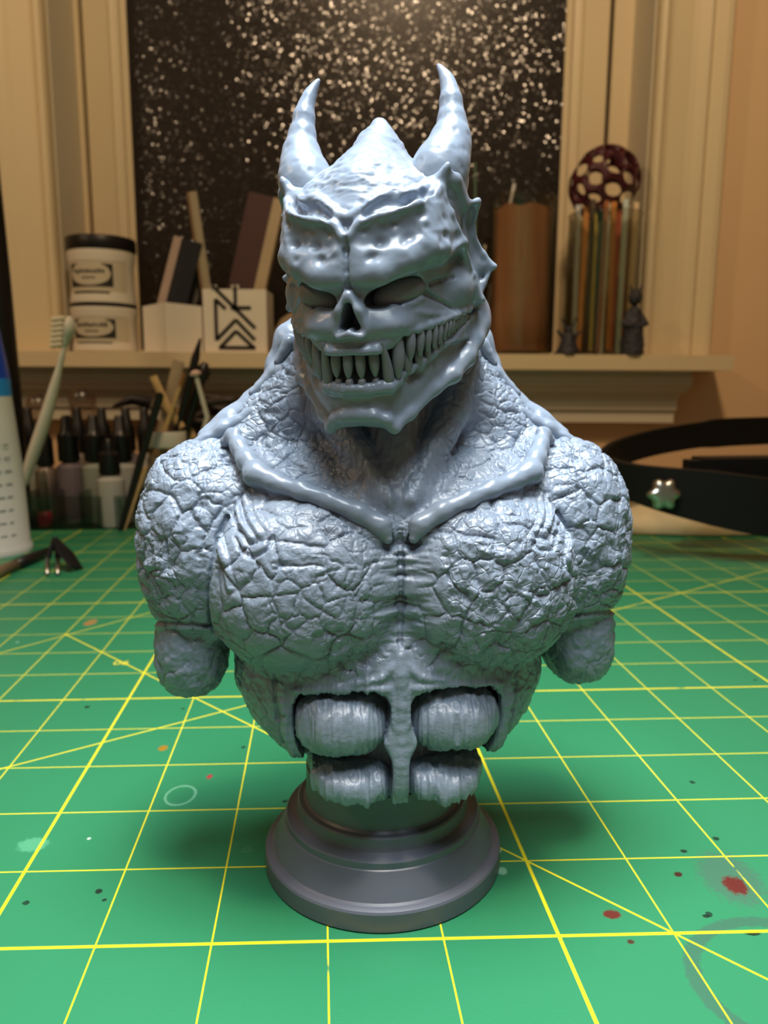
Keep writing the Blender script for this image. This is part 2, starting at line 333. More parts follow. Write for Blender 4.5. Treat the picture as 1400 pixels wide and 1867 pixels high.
def flat_text(txt, size, m, parent, M_):
    cu = bpy.data.curves.new('print', 'FONT'); cu.body = txt; cu.size = size*S; cu.align_x = 'CENTER'; cu.align_y = 'CENTER'; cu.extrude = 0.00002; cu.resolution_u = 3
    t = bpy.data.objects.new('print', cu); COL.objects.link(t); dg = bpy.context.evaluated_depsgraph_get(); me = bpy.data.meshes.new_from_object(t.evaluated_get(dg))
    bpy.data.objects.remove(t); o2 = link('print', me, m, parent, False); o2.matrix_basis = M_; return o2
YEL = mat('yellow_print', (225, 212, 60), 0.5)
g_ = P(222, 1208, 0); d_ = RC @ np.array([(222-700)/FPX, (1208-933.5)/FPX, 1.0]); q_ = CAM+d_*(-CAM[2]/d_[2])
flat_text('90', 7, YEL, o, Matrix.Translation((q_[0]*S, q_[1]*S, 0.00004)) @ Matrix.Rotation(math.pi, 4, 'Z'))['label'] = 'yellow printed angle number'

# ================================================================== THINGS ON THE WINDOW SILL
WHITE = mat('white_plastic', (222, 214, 200), 0.4, var=0.03); BLACK = mat('black_plastic', (18, 18, 19), 0.4, spec=0.4)
INK = mat('label_ink', (36, 33, 30), 0.6); LABEL = mat('label_paper', (196, 186, 164), 0.5)
def clear(name, tint, k=0.82, rough=0.05):
    m = bpy.data.materials.new(name); m.use_nodes = True; nt = m.node_tree; nt.nodes.remove(nt.nodes['Principled BSDF'])
    t = nt.nodes.new('ShaderNodeBsdfTransparent'); t.inputs[0].default_value = srgb(*tint); g = nt.nodes.new('ShaderNodeBsdfGlossy'); g.inputs['Roughness'].default_value = rough
    fr = nt.nodes.new('ShaderNodeLayerWeight'); fr.inputs[0].default_value = 1-k; mm = nt.nodes.new('ShaderNodeMath'); mm.operation = 'MULTIPLY_ADD'; mm.inputs[1].default_value = 0.45; mm.inputs[2].default_value = 0.04; mm.use_clamp = True
    nt.links.new(fr.outputs['Fresnel'], mm.inputs[0]); mx = nt.nodes.new('ShaderNodeMixShader'); nt.links.new(mm.outputs[0], mx.inputs[0]); nt.links.new(t.outputs[0], mx.inputs[1]); nt.links.new(g.outputs[0], mx.inputs[2])
    nt.links.new(mx.outputs[0], nt.nodes['Material Output'].inputs[0]); return m
GLASS = clear('jar_glass', (236, 236, 228)); ACRYL = clear('clear_acrylic', (218, 226, 222), 0.8)
def sill_root(name, u, y, label, cat, group=None, z=None, rz=0):
    o = empty(name, (0, 0, 0), label, cat, group); return onwall(o, (wx(u, 600, y), y, zs if z is None else z), rz)
def curved(bm, r, a0, a1, z0, z1, n=10):
    for i in range(n):
        b0 = a0+(a1-a0)*i/n; b1 = a0+(a1-a0)*(i+1)/n
        bm.faces.new([bm.verts.new((r*math.cos(q), r*math.sin(q), z)) for q, z in ((b0, z0), (b1, z0), (b1, z1), (b0, z1))])
def curved_ell(bm, r, ac, ra, zc, rz, n=20):
    for i in range(n):
        t0, t1 = -1+2*i/n, -1+2*(i+1)/n; h0, h1 = rz*math.sqrt(max(1e-4, 1-t0*t0)), rz*math.sqrt(max(1e-4, 1-t1*t1)); q0, q1 = ac+ra*t0, ac+ra*t1
        bm.faces.new([bm.verts.new((r*math.cos(q), r*math.sin(q), z)) for q, z in ((q0, zc-h0), (q1, zc-h1), (q1, zc+h1), (q0, zc+h0))])
# stacked medium jars
yJ = 634; rJ = PX(57, yJ)
def medium_jar(z, h, lid, label, seed):
    t = sill_root('medium_jar', 192, yJ, label, 'jar', 'stacked jars of medium', z)
    bm = bmesh.new(); prof = [(0, 0), (rJ*.92, 0), (rJ*.97, 1.5), (rJ*.97, 4), (rJ*.93, h*.3), (rJ*.93, h*.72), (rJ*.99, h*.88), (rJ*.99, h-1), (rJ*.96, h), (0, h)]
    add_lathe(bm, prof, n=48); fin(bm, 'jar_body', WHITE, t, smooth=True, angle=40)
    bm = bmesh.new()
    if lid: add_lathe(bm, [(rJ*.9, h), (rJ*1.02, h), (rJ*1.03, h+1), (rJ*1.03, h+11), (rJ*1.0, h+12.5), (0, h+12.5)], n=48)
    else: add_lathe(bm, [(rJ*.9, h), (rJ*.98, h), (rJ*.98, h+2.6), (0, h+2.6)], n=48)
    fin(bm, 'lid', BLACK, t, smooth=True, angle=40)
    ac = -math.pi/2-0.08; L_ = rJ*.93+0.5
    bm = bmesh.new(); curved(bm, L_, ac-.95, ac+1.25, h*.08, h*.82, 20); lb = fin(bm, 'jar_label', LABEL, t)
    bm = bmesh.new(); z1, z2 = h*.30, h*.72
    curved(bm, L_+.2, ac-.74, ac+.74, z1, z2, 14); curved(bm, L_+.2, ac-.72, ac+1.2, h*.77, h*.80, 14); curved(bm, L_+.2, ac-.62, ac+.62, h*.17, h*.22, 14)
    curved(bm, L_+.2, ac-.6, ac+.5, h*.11, h*.13, 14); fin(bm, 'label_print', INK, lb)
    bm = bmesh.new(); curved_ell(bm, L_+.4, ac, .68, (z1+z2)/2+1.5, (z2-z1)*.50); fin(bm, 'label_oval', LABEL, lb)
    bm = bmesh.new(); rnd = random.Random(seed)
    for k in range(9): curved(bm, L_+.6, ac-.52+k*.115, ac-.52+k*.115+.08, (z1+z2)/2+1.2+rnd.random(), (z1+z2)/2+4.6+rnd.random()*1.5, 2)
    for k in range(5): curved(bm, L_+.6, ac-.22+k*.09, ac-.22+k*.09+.06, (z1+z2)/2-3.4, (z1+z2)/2-1.4, 2)
    fin(bm, 'label_lettering', INK, lb)
hl = wz(190, 558, yJ)-zs-2.6; hu = wz(190, 437, yJ)-(zs+hl+2.6)-12.5
medium_jar(zs, hl, False, 'lower white jar of the stack of two, its label hidden by nothing, standing on the sill'.replace(', its label hidden by nothing,', ''), 1)
medium_jar(zs+hl+2.6, hu, True, 'upper white jar with a black lid stacked on another jar', 2)
# bins
def bin_box(name, u0, u1, vtop, y, dep, label, rz=0.0, corner=None):
    x0, x1 = wx(u0, 600, y), wx(u1, 600, y); wd = (x1-x0); h = wz((u0+u1)/2, vtop, y)-zs
    t = empty(name, (0, 0, 0), label, 'box', 'white desk bins on the sill'); onwall(t, ((x0+x1)/2, y+dep/2, zs), rz)
    return t, wd, h
t, wd, h = bin_box('desk_bin', 255, 366, 557, 612, 40, 'plain white angular bin holding black sanding board beside the stacked jars')
bm = bmesh.new(); pl = [(-wd/2, -dep_) for dep_ in (8,)]+[(-wd*.06, -22), (wd/2, -14), (wd/2, 26), (-wd/2, 26)]
inn = [(a*.93, b*.9) for a, b in pl]
A = [bm.verts.new((a, b, 0)) for a, b in pl]; B = [bm.verts.new((a, b, h+(3 if i == 1 else 0))) for i, (a, b) in enumerate(pl)]; C_ = [bm.verts.new((a, b, h+(3 if i == 1 else 0))) for i, (a, b) in enumerate(inn)]; D_ = [bm.verts.new((a, b, 3)) for a, b in inn]
n5 = len(pl); bm.faces.new(A); bm.faces.new(D_)
for i in range(n5):
    j = (i+1) % n5; bm.faces.new((A[i], A[j], B[j], B[i])); bm.faces.new((B[i], B[j], C_[j], C_[i])); bm.faces.new((C_[i], C_[j], D_[j], D_[i]))
fin(bm, 'bin_body', WHITE, t)
def slab(name, pa, pb, wd, th, y, dy, ma, label, cat, edge=None, group=None, edge_side=0):
    """flat board leaning from pixel pa (low) to pb (high), its broad face to the room"""
    a = Vector(W(pa[0], pa[1], y)); b = Vector(W(pb[0], pb[1], y+dy)); L_ = (b-a).length; zax = (b-a).normalized(); yax = Vector((0, 1, 0)); xax = yax.cross(zax).normalized(); yax = zax.cross(xax)
    Mx = Matrix((xax, yax, zax)).transposed().to_4x4(); t = empty(name, (0, 0, 0), label, cat, group)
    t.matrix_world = RW @ Matrix.Translation(a*S) @ Mx
    bm = bmesh.new(); add_box(bm, (0, 0, L_/2), (wd, th, L_)); fin(bm, 'board', ma, t, bevel=0.5)
    if edge is not None:
        bm = bmesh.new(); ew = th*.9
        add_box(bm, ((wd/2+ew/2)*(1 if edge_side > 0 else -1), 0, L_/2), (ew, th, L_)); fin(bm, 'board_edge', edge, t, bevel=0.4)
    return t
SAND = mat('sanding_face', (30, 32, 36), 0.8, bump=0.3, bscale=1500); MAROON = mat('maroon_face', (62, 30, 30), 0.6, bump=0.2, bscale=1200); FOAM = mat('foam_edge', (170, 152, 124), 0.8); PINK = mat('pinkish_edge', (172, 150, 138), 0.7)
slab('sanding_board', (318, 575), (352, 441), PX(36, 630), 9, 628, 6, SAND, 'black faced sanding board with a pale edge leaning in the plain white bin', 'board', PINK, 'sanding boards in the bins', -1)
slab('sanding_board', (338, 575), (376, 478), PX(22, 640), 5, 648, 4, mat('grey_board', (96, 92, 84), 0.7), 'narrow grey board behind the black one in the plain bin', 'board', None, 'sanding boards in the bins')
t, wd, h = bin_box('logo_bin', 371, 486, 527, 606, 50, 'white square bin with a black geometric line emblem beside the plain bin')
bm = bmesh.new(); d2 = 24
add_box(bm, (0, -d2+2, h/2), (wd, 4, h)); add_box(bm, (0, d2-2, h/2), (wd, 4, h)); add_box(bm, (-wd/2+2, 0, h/2), (4, d2*2-8, h)); add_box(bm, (wd/2-2, 0, h/2), (4, d2*2-8, h)); add_box(bm, (0, 0, 1.5), (wd-8, d2*2-8, 3)); 
k_ = wd/115.0
def lp(u, v): return ((u-428.5)*k_, (640-v)*k_)
for c_, r_ in (((388, 515), 5), ((430, 515), 6)):
    a_, b_ = lp(*c_); add_lathe(bm, [(r_*k_*1.6, -d2), (r_*k_*1.6, -d2+4)], (a_, 0, b_), 14) if False else None
add_box(bm, (lp(391, 0)[0], -d2+2, h+1.5), (wd*.09, 4, 5)); add_box(bm, (lp(430, 0)[0], -d2+2, h+1.5), (wd*.11, 4, 5))
fin(bm, 'bin_body', WHITE, t)
bm = bmesh.new()
def stroke(a, b, w_=6.6):
    (x0, z0), (x1, z1) = lp(*a), lp(*b); L_ = math.hypot(x1-x0, z1-z0); ang = math.atan2(z1-z0, x1-x0)
    add_box(bm, ((x0+x1)/2, -d2-.3, (z0+z1)/2), (L_, .8, w_*k_), Matrix.Rotation(-ang, 3, 'Y'))
for a, b in (((388, 520), (465, 596)), ((430, 521), (430, 566)), ((421, 560), (458, 560)), ((432, 562), (464, 618)) if False else ((410, 580), (464, 618)) if False else ((430, 581), (464, 617)),
             ((430, 581), (395, 616)), ((394, 545), (394, 618)), ((394, 545), (412, 562)), ((430, 601), (400, 631)), ((430, 601), (462, 631)), ((398, 631), (465, 631))): stroke(a, b)
fin(bm, 'emblem', INK, t)['label'] = 'black line emblem'
slab('stir_stick', (383, 560), (352, 350), PX(13, 630), 3, 628, 10, mat('stick_wood', (158, 146, 120), .6), 'long thin pale stick with an orange tip leaning in the emblem bin', 'stick', mat('stick_edge', (120, 90, 60), .6), None, -1)
slab('sanding_board', (434, 560), (478, 358), PX(44, 630), 12, 626, 12, MAROON, 'dark maroon sanding block with a cream edge leaning right in the emblem bin', 'board', FOAM, 'sanding boards in the bins', 1)
# beige rounded sponge and small globe pin
t = sill_root('sponge', 538, 625, 'beige rounded sponge on the sill behind the bust face', 'sponge')
bm = bmesh.new(); add_lathe(bm, [(0, 0), (24, 0), (25, 6), (22, 22), (15, 34), (6, 40), (0, 41)], n=24, sx=1.0, sy=.7); fin(bm, 'sponge_body', mat('beige_sponge', (140, 122, 96), .9, bump=.5, bscale=300), t, smooth=True)
t = empty('globe_pin', (0, 0, 0), 'small blue and green globe ball below the sill by the bust face', 'ball'); onwall(t, W(515, 662, 590))
bm = bmesh.new(); bmesh.ops.create_uvsphere(bm, u_segments=20, v_segments=12, radius=10); fin(bm, 'ball', mat('globe_blue', (70, 130, 170), .4, var=.8, vscale=90), t, smooth=True)
bm = bmesh.new(); add_tube(bm, [(0, 4, 0), (0, 24, -2)], 1.2, 8); fin(bm, 'pin', BLACK, t, smooth=True)

# glass jars on the right
def glass_jar(name, u, y, wpx, vtop, label, foot=2.0):
    r = PX(wpx/2, y); h = wz(u, vtop, y)-zs; t = sill_root(name, u, y, label, 'jar', 'clear glass jars on the sill')
    bm = bmesh.new(); add_lathe(bm, [(0, 0), (r*.97, 0), (r, foot), (r, h-2), (r*1.02, h-1), (r*1.0, h), (r-1.6, h-1), (r-1.6, foot+1.5), (0, foot+1.5)], n=48)
    fin(bm, 'glass', GLASS, t, smooth=True, angle=40); return t, r, h
yK = 642
t, rK, hK = glass_jar('glass_jar', 946, yK, 112, 362, 'tall clear jar with brown kraft paper inside next to the bust')
bm = bmesh.new(); random.seed(4); n_ = 60; rings = []
for k, zz in enumerate([4.5, hK*.25, hK*.5, hK*.75, hK*.93]):
    rings.append([bm.verts.new(((rK-3.5+1.2*math.sin(i*.9+k*1.3)-(.8*k/5))*math.cos(2*math.pi*i/n_), (rK-3.5+1.2*math.sin(i*.9+k*1.3))*math.sin(2*math.pi*i/n_), zz+(1.5*math.sin(i*.7) if k == 4 else 0))) for i in range(n_)])
for A, B in zip(rings, rings[1:]):
    for i in range(n_): bm.faces.new((A[i], A[(i+1) % n_], B[(i+1) % n_], B[i]))
bm.faces.new(rings[0]); o = fin(bm, 'kraft_paper', mat('kraft_paper', (214, 152, 122), .75, var=.12, vscale=40, bump=.4, bscale=120), None, smooth=True)
o.matrix_world = t.matrix_world.copy(); tag(o, 'brown kraft paper roll standing inside the tall clear jar', 'paper')
t2, rS, hS = glass_jar('glass_jar', 1093, 640, 125, 392, 'clear jar packed with coloured flat sticks under the lattice ball')
cols = [((150, 150, 150), 'grey'), ((190, 120, 70), 'orange'), ((60, 48, 40), 'dark brown'), ((170, 150, 60), 'yellow'), ((120, 70, 40), 'brown'), ((200, 188, 160), 'cream'), ((150, 96, 40), 'amber'), ((140, 60, 44), 'brick red'), ((150, 160, 156), 'pale blue-grey'), ((128, 66, 50), 'russet'), ((170, 150, 120), 'tan'), ((96, 80, 62), 'umber')]
for k, (c_, nm) in enumerate(cols):
    xx = (k-(len(cols)-1)/2)*(rS*1.72/len(cols)); yy = -math.sqrt(max(4, (rS-5)**2-xx**2))*0.8 if k % 2 == 0 else -math.sqrt(max(4, (rS-5)**2-xx**2))*.45
    bm = bmesh.new(); add_box(bm, (0, 0, (hS+4)/2), (rS*1.72/len(cols)*.93, 2.2, hS+2+3*((k*7) % 3))); o = fin(bm, 'flat_stick', mat('stick_'+nm.replace(' ', '_').replace('-', '_'), tuple(min(240, int(q*1.3)+12) for q in c_), .6), bevel=.4)
    o.matrix_world = t2.matrix_world @ Matrix.Translation(Vector((xx, yy, 4.2))*S) @ Matrix.Rotation(0.012*((k*5) % 3-1), 4, 'Y')
    tag(o, f'{nm} flat stick upright in the clear jar of sticks', 'stick', 'coloured flat sticks in the jar')
t3, r3, h3 = glass_jar('glass_jar', 872, 668, 46, 440, 'small narrow clear jar between the bust spikes and the kraft paper jar')
for (pa, pb, lab, c_, r_) in (((889, 560), (938, 335), 'clear plastic straw leaning out of the small narrow jar', (225, 225, 225), 1.7), ((868, 560), (866, 296), 'thin green rod standing by the right horn', (100, 130, 110), 1.0)):
    bm = bmesh.new(); add_tube(bm, [Vector(W(pa[0], pa[1], 660)), Vector(W(pb[0], pb[1], 655))], r_, 10); o = fin(bm, 'straw', mat(lab[:8].replace(' ', '_'), c_, .15), smooth=True, angle=50); o.matrix_world = RW; tag(o, lab, 'straw')
# lattice ball
t = empty('lattice_ball', (0, 0, 0), 'dark red rubber lattice ball sitting on top of the stick jar', 'ball'); rB = PX(59, 640); cB = Vector(W(1105, 330, 640)); onwall(t, cB)
bm = bmesh.new(); bmesh.ops.create_icosphere(bm, subdivisions=2, radius=rB)
bm.verts.ensure_lookup_table(); bm.faces.ensure_lookup_table(); nb = bmesh.new(); fm = {f.index: nb.verts.new(f.calc_center_median().normalized()*rB) for f in bm.faces}
for v in bm.verts:
    fs = list(v.link_faces); nrm = v.co.normalized(); ax_ = nrm.orthogonal().normalized(); ay_ = nrm.cross(ax_)
    fs.sort(key=lambda f: math.atan2((f.calc_center_median()-v.co).dot(ay_), (f.calc_center_median()-v.co).dot(ax_))); nb.faces.new([fm[f.index] for f in fs])
bm.free(); r_ = bmesh.ops.inset_individual(nb, faces=list(nb.faces), thickness=3.6, use_even_offset=True)
rim = set(r_['faces']); bmesh.ops.delete(nb, geom=[f for f in nb.faces if f not in rim], context='FACES_ONLY')
o = fin(nb, 'lattice', mat('dark_red_rubber', (70, 16, 28), .35, spec=.6), t, smooth=True)
md = o.modifiers.new('th', 'SOLIDIFY'); md.thickness = .006; md.offset = -1; md = o.modifiers.new('ss', 'SUBSURF'); md.levels = md.render_levels = 1
o.matrix_basis = Matrix.Rotation(0.35, 4, 'X') @ Matrix.Rotation(0.5, 4, 'Y')

# ================================================================== THINGS AT THE BACK OF THE BENCH
# tall bottle at the left edge
yb = 362; rb = 25; xb = P(37, 850, yb)[0]-rb
t = empty('glue_bottle', (xb, yb, 0), 'white bottle with a blue cap cut off by the left edge', 'bottle')
def zat(v, y=yb): return P(20, v, y)[2]
z1, z2, z3, z4 = zat(722), zat(690), zat(575), zat(560)
WLAB = mat('bottle_white', (205, 208, 206), .4)
bm = bmesh.new(); add_lathe(bm, [(0, 0), (rb+1, 0), (rb+1.6, 2), (rb+1, 5), (rb, 7), (rb-.5, 60), (rb-3.5, z1), (0, z1)], n=40); fin(bm, 'bottle_body', WLAB, t, smooth=True, angle=50)
bm = bmesh.new(); add_lathe(bm, [(rb-3.4, z1), (rb-3.4, z2), (0, z2)], n=40); fin(bm, 'neck_band', mat('light_blue', (30, 140, 225), .4), t, smooth=True, angle=50)
bm = bmesh.new(); add_lathe(bm, [(rb-3.5, z2), (rb-4.5, z2+10), (rb-8, z3-3), (rb-9, z3), (0, z3)], n=40); fin(bm, 'cap', mat('deep_blue', (18, 66, 190), .35), t, smooth=True, angle=50)
bm = bmesh.new(); add_lathe(bm, [(rb-9.5, z3), (rb-10.5, z3+25), (rb-13, z3+70), (0, z3+72)], n=32); fin(bm, 'spout', BLACK, t, smooth=True, angle=50)
bm = bmesh.new(); rnd = random.Random(3)
for k in range(26):
    a_ = -1.15+(k % 3)*.28; zz = 14+(k//3)*9
    curved(bm, rb+.15, a_, a_+.12+.1*rnd.random(), zz, zz+1.2, 3)
fin(bm, 'label_print', mat('grey_print', (140, 146, 150), .6), t)
# black lamp arm with its round lens at the far left
t = empty('lamp_arm', (P(-30, 600, 480)[0], 480, 0), 'black upright lamp arm with a round lens at the left edge', 'lamp')
bm = bmesh.new(); x_ = P(12, 400, 480)[0]-P(-30, 600, 480)[0]; add_tube(bm, [(x_-13, 0, 0), (x_-13, 0, 210), (x_-16, 0, 480)], 11, 12); add_lathe(bm, [(0, 0), (34, 0), (34, 5), (12, 9), (0, 9)], (x_-13, 0, 0), 32); fin(bm, 'post', BLACK, t, smooth=True, angle=50)
bm = bmesh.new(); cz = P(0, 105, 480)[2]; add_lathe(bm, [(0, -4), (26, -4), (29, -2), (30, 0), (29, 2), (26, 4), (0, 4)], (x_-21, -16, cz), 40, Matrix.Rotation(math.radians(80), 3, 'X') @ Matrix.Rotation(math.radians(14), 3, 'Y'), sx=.85); fin(bm, 'lens', mat('lens_black', (14, 20, 20), .08, spec=1), t, smooth=True, angle=50)
# toothbrush
BRW = mat('toothbrush_white', (212, 210, 200), .3)
def pv(u, v, y): return Vector(P(u, v, y))
yt = 425; t = empty('toothbrush', tuple(P(45, 885, yt)), 'white toothbrush leaning upright behind the blue-capped bottle', 'toothbrush'); o0 = t.location/S
bm = bmesh.new(); add_tube(bm, smoothline([pv(43, 888, yt), pv(55, 845, yt), pv(82, 765, yt), (pv(103, 690, yt)), pv(114, 645, yt), pv(120, 625, yt)], 5), [1.5]+[3.5+3.8*math.sin(math.pi*min(1, i/17)) for i in range(1, 20)]+[3.2, 2.8, 2.6, 2.5, 2.5, 2.5], 12, flat=.6)
add_tube(bm, smoothline([pv(118, 632, yt), pv(124, 610, yt), pv(127, 592, yt), pv(127, 576, yt)], 4), [2.6, 3, 4, 5, 6, 6.8, 7.2, 7.2, 7, 6.4, 5.2, 3.5, 1.2], 14, flat=.55); fin(bm, 'handle', BRW, t, smooth=True, off=o0)
bm = bmesh.new()
for k in range(6):
    v_ = 580+k*9.5; p_ = pv(119-k*.6, v_, yt)
    for j in (-1, 0, 1): add_tube(bm, [p_+Vector((0, j*3.2, 0)), p_+Vector((-9, j*3.2, -1.2))], 1.7, 7)
fin(bm, 'bristles', mat('bristle_cream', (214, 206, 184), .7), t, off=o0)
# acrylic rack with dropper bottles
yr0, yr1 = 446, 535; xa, xb2 = P(48, 960, yr0)[0], P(252, 960, yr0)[0]; zr = P(120, 858, yr0)[2]
t = empty('acrylic_rack', ((xa+xb2)/2, (yr0+yr1)/2, -2.5), 'clear acrylic rack holding dropper bottles at the back left of the mat', 'rack')
bm = bmesh.new(); wR = xb2-xa; dR = yr1-yr0
add_box(bm, (0, 0, 1.5), (wR, dR, 3))
for k in range(5): add_box(bm, (-wR/2+1+k*(wR-2)/4, 0, 3+(zr*.62)/2), (1.8, dR, zr*.62))
for yy, hh in ((-dR/2+1, zr*.55), (0, zr*.9), (dR/2-1, zr)): add_box(bm, (0, yy, 3+hh/2), (wR, 1.8, hh))
fin(bm, 'rack_body', ACRYL, t)
CAPB = mat('dropper_black', (16, 16, 17), .35); LIQ = [mat('paint_'+n, c, .3) for n, c in (('plum', (112, 102, 108)), ('grey_green', (140, 146, 134)), ('smoke', (168, 166, 160)), ('umber_dark', (120, 104, 92)))]
def dropper(u, vtop, y, wpx, label, liq, hcap=38, z0=0.6, capm=None):
    r = PX(wpx/2, y); x = P(u, vtop, y)[0]; zt = P(u, vtop, y)[2]
    o = empty('dropper_bottle', (x, y, z0), label, 'bottle', 'dropper bottles in the acrylic rack'); H_ = zt-z0
    bm = bmesh.new(); add_lathe(bm, [(0, 0), (r*1.2, 0), (r*1.3, 1.5), (r*1.3, H_-hcap-6), (r*.7, H_-hcap-2), (r*.6, H_-hcap+1), (0, H_-hcap+1)], n=20); fin(bm, 'bottle_body', liq, o, smooth=True, angle=50)
    bm = bmesh.new(); add_lathe(bm, [(r*.6, H_-hcap-1), (r*.95, H_-hcap-1), (r*1.0, H_-hcap), (r*.98, H_-hcap+hcap*.55), (r*.62, H_-hcap+hcap*.66), (r*.5, H_-2), (r*.34, H_), (0, H_)], n=16); fin(bm, 'cap', capm or CAPB, o, smooth=True, angle=35)
dropper(120, 757, 480, 38, 'dropper bottle second from the left in the middle row, directly right of the toothbrush', LIQ[0]); dropper(168, 757, 480, 38, 'dropper bottle in the middle row behind the low-capped one', LIQ[1]); dropper(217, 757, 480, 38, 'dropper bottle in the middle row by the black brush', LIQ[2])
dropper(76, 765, 480, 31, 'dropper bottle mostly hidden behind the toothbrush handle', LIQ[3])
for u, l in ((49, 'dropper bottle at the far left of the back row'), (139, 'dropper bottle in the back row above the toothbrush side'), (184, 'dropper bottle in the middle of the back row'), (228, 'dropper bottle in the back row nearest the clutter jar'), (262, 'dropper bottle at the right end of the back row')):
    dropper(u, 743, 515, 30, l, LIQ[u % 4])
dropper(196, 800, 456, 38, 'low dropper bottle standing in front of the others', LIQ[2], 28)
REDC = mat('red_cap', (176, 34, 58), .4)
t = empty('red_capped_tube', (P(83, 955, 462)[0], 462, 0.6), 'small clear tube with a red cap at the bottom of the rack', 'tube')
bm = bmesh.new(); add_lathe(bm, [(0, 0), (5.5, 0), (5.8, 1), (5.8, 11), (5, 12), (0, 12)], n=20); fin(bm, 'cap', REDC, t, smooth=True, angle=40)
bm = bmesh.new(); add_lathe(bm, [(4.6, 12), (4.6, 44), (3.8, 46), (0, 46)], n=20); fin(bm, 'tube_body', ACRYL, t, smooth=True, angle=40)
MILK = clear('milky_plastic', (225, 214, 206), .6, .3)
for u, v, r, l in ((150, 728, 24, 'translucent round plastic dome right of the toothbrush handle'), (70, 738, 22, 'translucent crumpled cup left of the toothbrush handle')):
    c = P(u, v, 560); o = empty('plastic_cup', tuple(c), l, 'cup'); bm = bmesh.new(); rr = PX(r, 560)
    add_lathe(bm, [(0, rr), (rr*.55, rr*.83), (rr*.9, rr*.43), (rr, 0), (rr*.95, -rr*.8), (rr*.8, -rr*3), (rr*.7, -c[2]+3), (0, -c[2]+2.6)], n=28); fin(bm, 'cup_body', MILK, o, smooth=True)
# clutter jar with tools
yc = 470; xc = P(310, 900, yc)[0]; rc_ = PX(37, yc); zc = P(310, 786, yc)[2]
t = empty('tool_jar', (xc, yc, 0), 'clear glass jar crammed with wooden sticks and brushes beside the bust shoulder', 'jar')
bm = bmesh.new(); add_lathe(bm, [(0, 0), (rc_, 0), (rc_*1.03, 3), (rc_*1.03, zc-22), (rc_*.9, zc-16), (rc_*.9, zc), (rc_*.84, zc), (rc_*.84, zc-16), (rc_*.95, zc-24), (rc_*.95, 4), (0, 4)], n=36); fin(bm, 'glass', GLASS, t, smooth=True, angle=40)
bm = bmesh.new(); add_lathe(bm, [(rc_*.93, zc-13), (rc_*.95, zc-12), (rc_*.95, zc-1), (rc_*.92, zc)], n=36); fin(bm, 'rim_band', mat('pale_band', (196, 192, 180), .4), t, smooth=True)
WOOD = mat('pale_wood', (198, 164, 112), .6, var=.15, vscale=150); WOOD2 = mat('grey_wood', (160, 142, 116), .6, var=.15, vscale=150); BRUSHB = mat('brush_black', (22, 20, 20), .35); STEEL = mat('steel', (170, 168, 160), .3, metal=1)
GOLD = mat('gold_ferrule', (214, 150, 80), .3, metal=1)
def stick(name, pts, y, rad, m, label, cat, flat=1.0, tip=None, group=None, dy=0):
    ps = [pv(u, v, y+dy*i/(max(1, len(pts)-1))) for i, (u, v) in enumerate(pts)]
    o = empty(name, tuple(ps[0]), label, cat, group); off = ps[0]
    rad_ = rad if hasattr(rad, '__len__') else [rad]*len(ps)
    bm = bmesh.new(); add_tube(bm, ps, rad_, 10, flat=flat, up=Vector((0, 1, 0))); fin(bm, 'shaft', m, o, smooth=True, angle=50, off=off)
    if tip is not None:
        tm, tl, tr = tip; d = (ps[-1]-ps[-2]).normalized(); bm = bmesh.new(); add_tube(bm, [ps[-1], ps[-1]+d*tl*.5, ps[-1]+d*tl], [tr*.9, tr, tr*.3], 10, flat=flat, up=Vector((0, 1, 0))); fin(bm, 'tip', tm, o, smooth=True, angle=50, off=off)
    return o
G_ = 'tools in the clutter jar'
stick('wooden_stick', [(332, 780), (306, 745), (279, 686)], 472, PX(7, 470), WOOD, 'short flat wooden stick leaning left out of the tool jar', 'stick', .3, None, G_)
stick('wooden_stick', [(288, 960), (297, 785), (326, 658)], 480, PX(11, 470), WOOD2, 'wide greyish wooden stick at the back of the tool jar', 'stick', .25, None, G_)
stick('paint_brush', [(285, 950), (300, 785), (328, 705)], 465, [2, 2.2, 1.5], WOOD, 'thin wooden brush with a gold ferrule in the tool jar', 'brush', 1, (GOLD, 12, 1.6), G_)
stick('paint_brush', [(310, 950), (322, 790), (347, 690)], 474, [2, 3.2, 3.6], BRUSHB, 'black handled brush with a pointed tip rising from the tool jar', 'brush', 1, (BRUSHB, 34, 3.6), G_)
stick('modelling_tool', [(300, 950), (337, 790), (366, 690)], 482, [2, 4, 4.5], BRUSHB, 'thick black tool with a rounded end in the tool jar', 'tool', 1, (BRUSHB, 14, 7), G_)
stick('push_stick', [(330, 940), (378, 760), (357, 684)], 462, [1.8, 2.2, 1.8], mat('pale_grey_stick', (190, 188, 176), .4), 'pale grey stick with a flat pink head near the bust shoulder', 'stick', 1, (mat('pink_head', (224, 190, 180), .5), 4, 5), G_)
stick('wooden_stick', [(352, 800), (322, 745)], 488, PX(8, 480), WOOD, 'short pale wooden piece leaning against the tool jar', 'stick', .3, None, G_)
stick('paint_brush', [(219, 968), (262, 820), (291, 722)], 437, [2.0, 3.4, 3.4], BRUSHB, 'long black brush leaning across the front of the rack', 'brush', 1, (BRUSHB, 3, 3.4))
stick('skewer', [(227, 968), (263, 858)], 440, [0.8, 1.9], WOOD, 'thin bamboo skewer leaning beside the long black brush', 'skewer', 1, (WOOD, 4, 1.6))
stick('brush_handle', [(205, 742), (240, 728), (275, 735)], 540, [1, 5, 6], BRUSHB, 'black tapered handle lying across the tops behind the bottles', 'tool', .6)
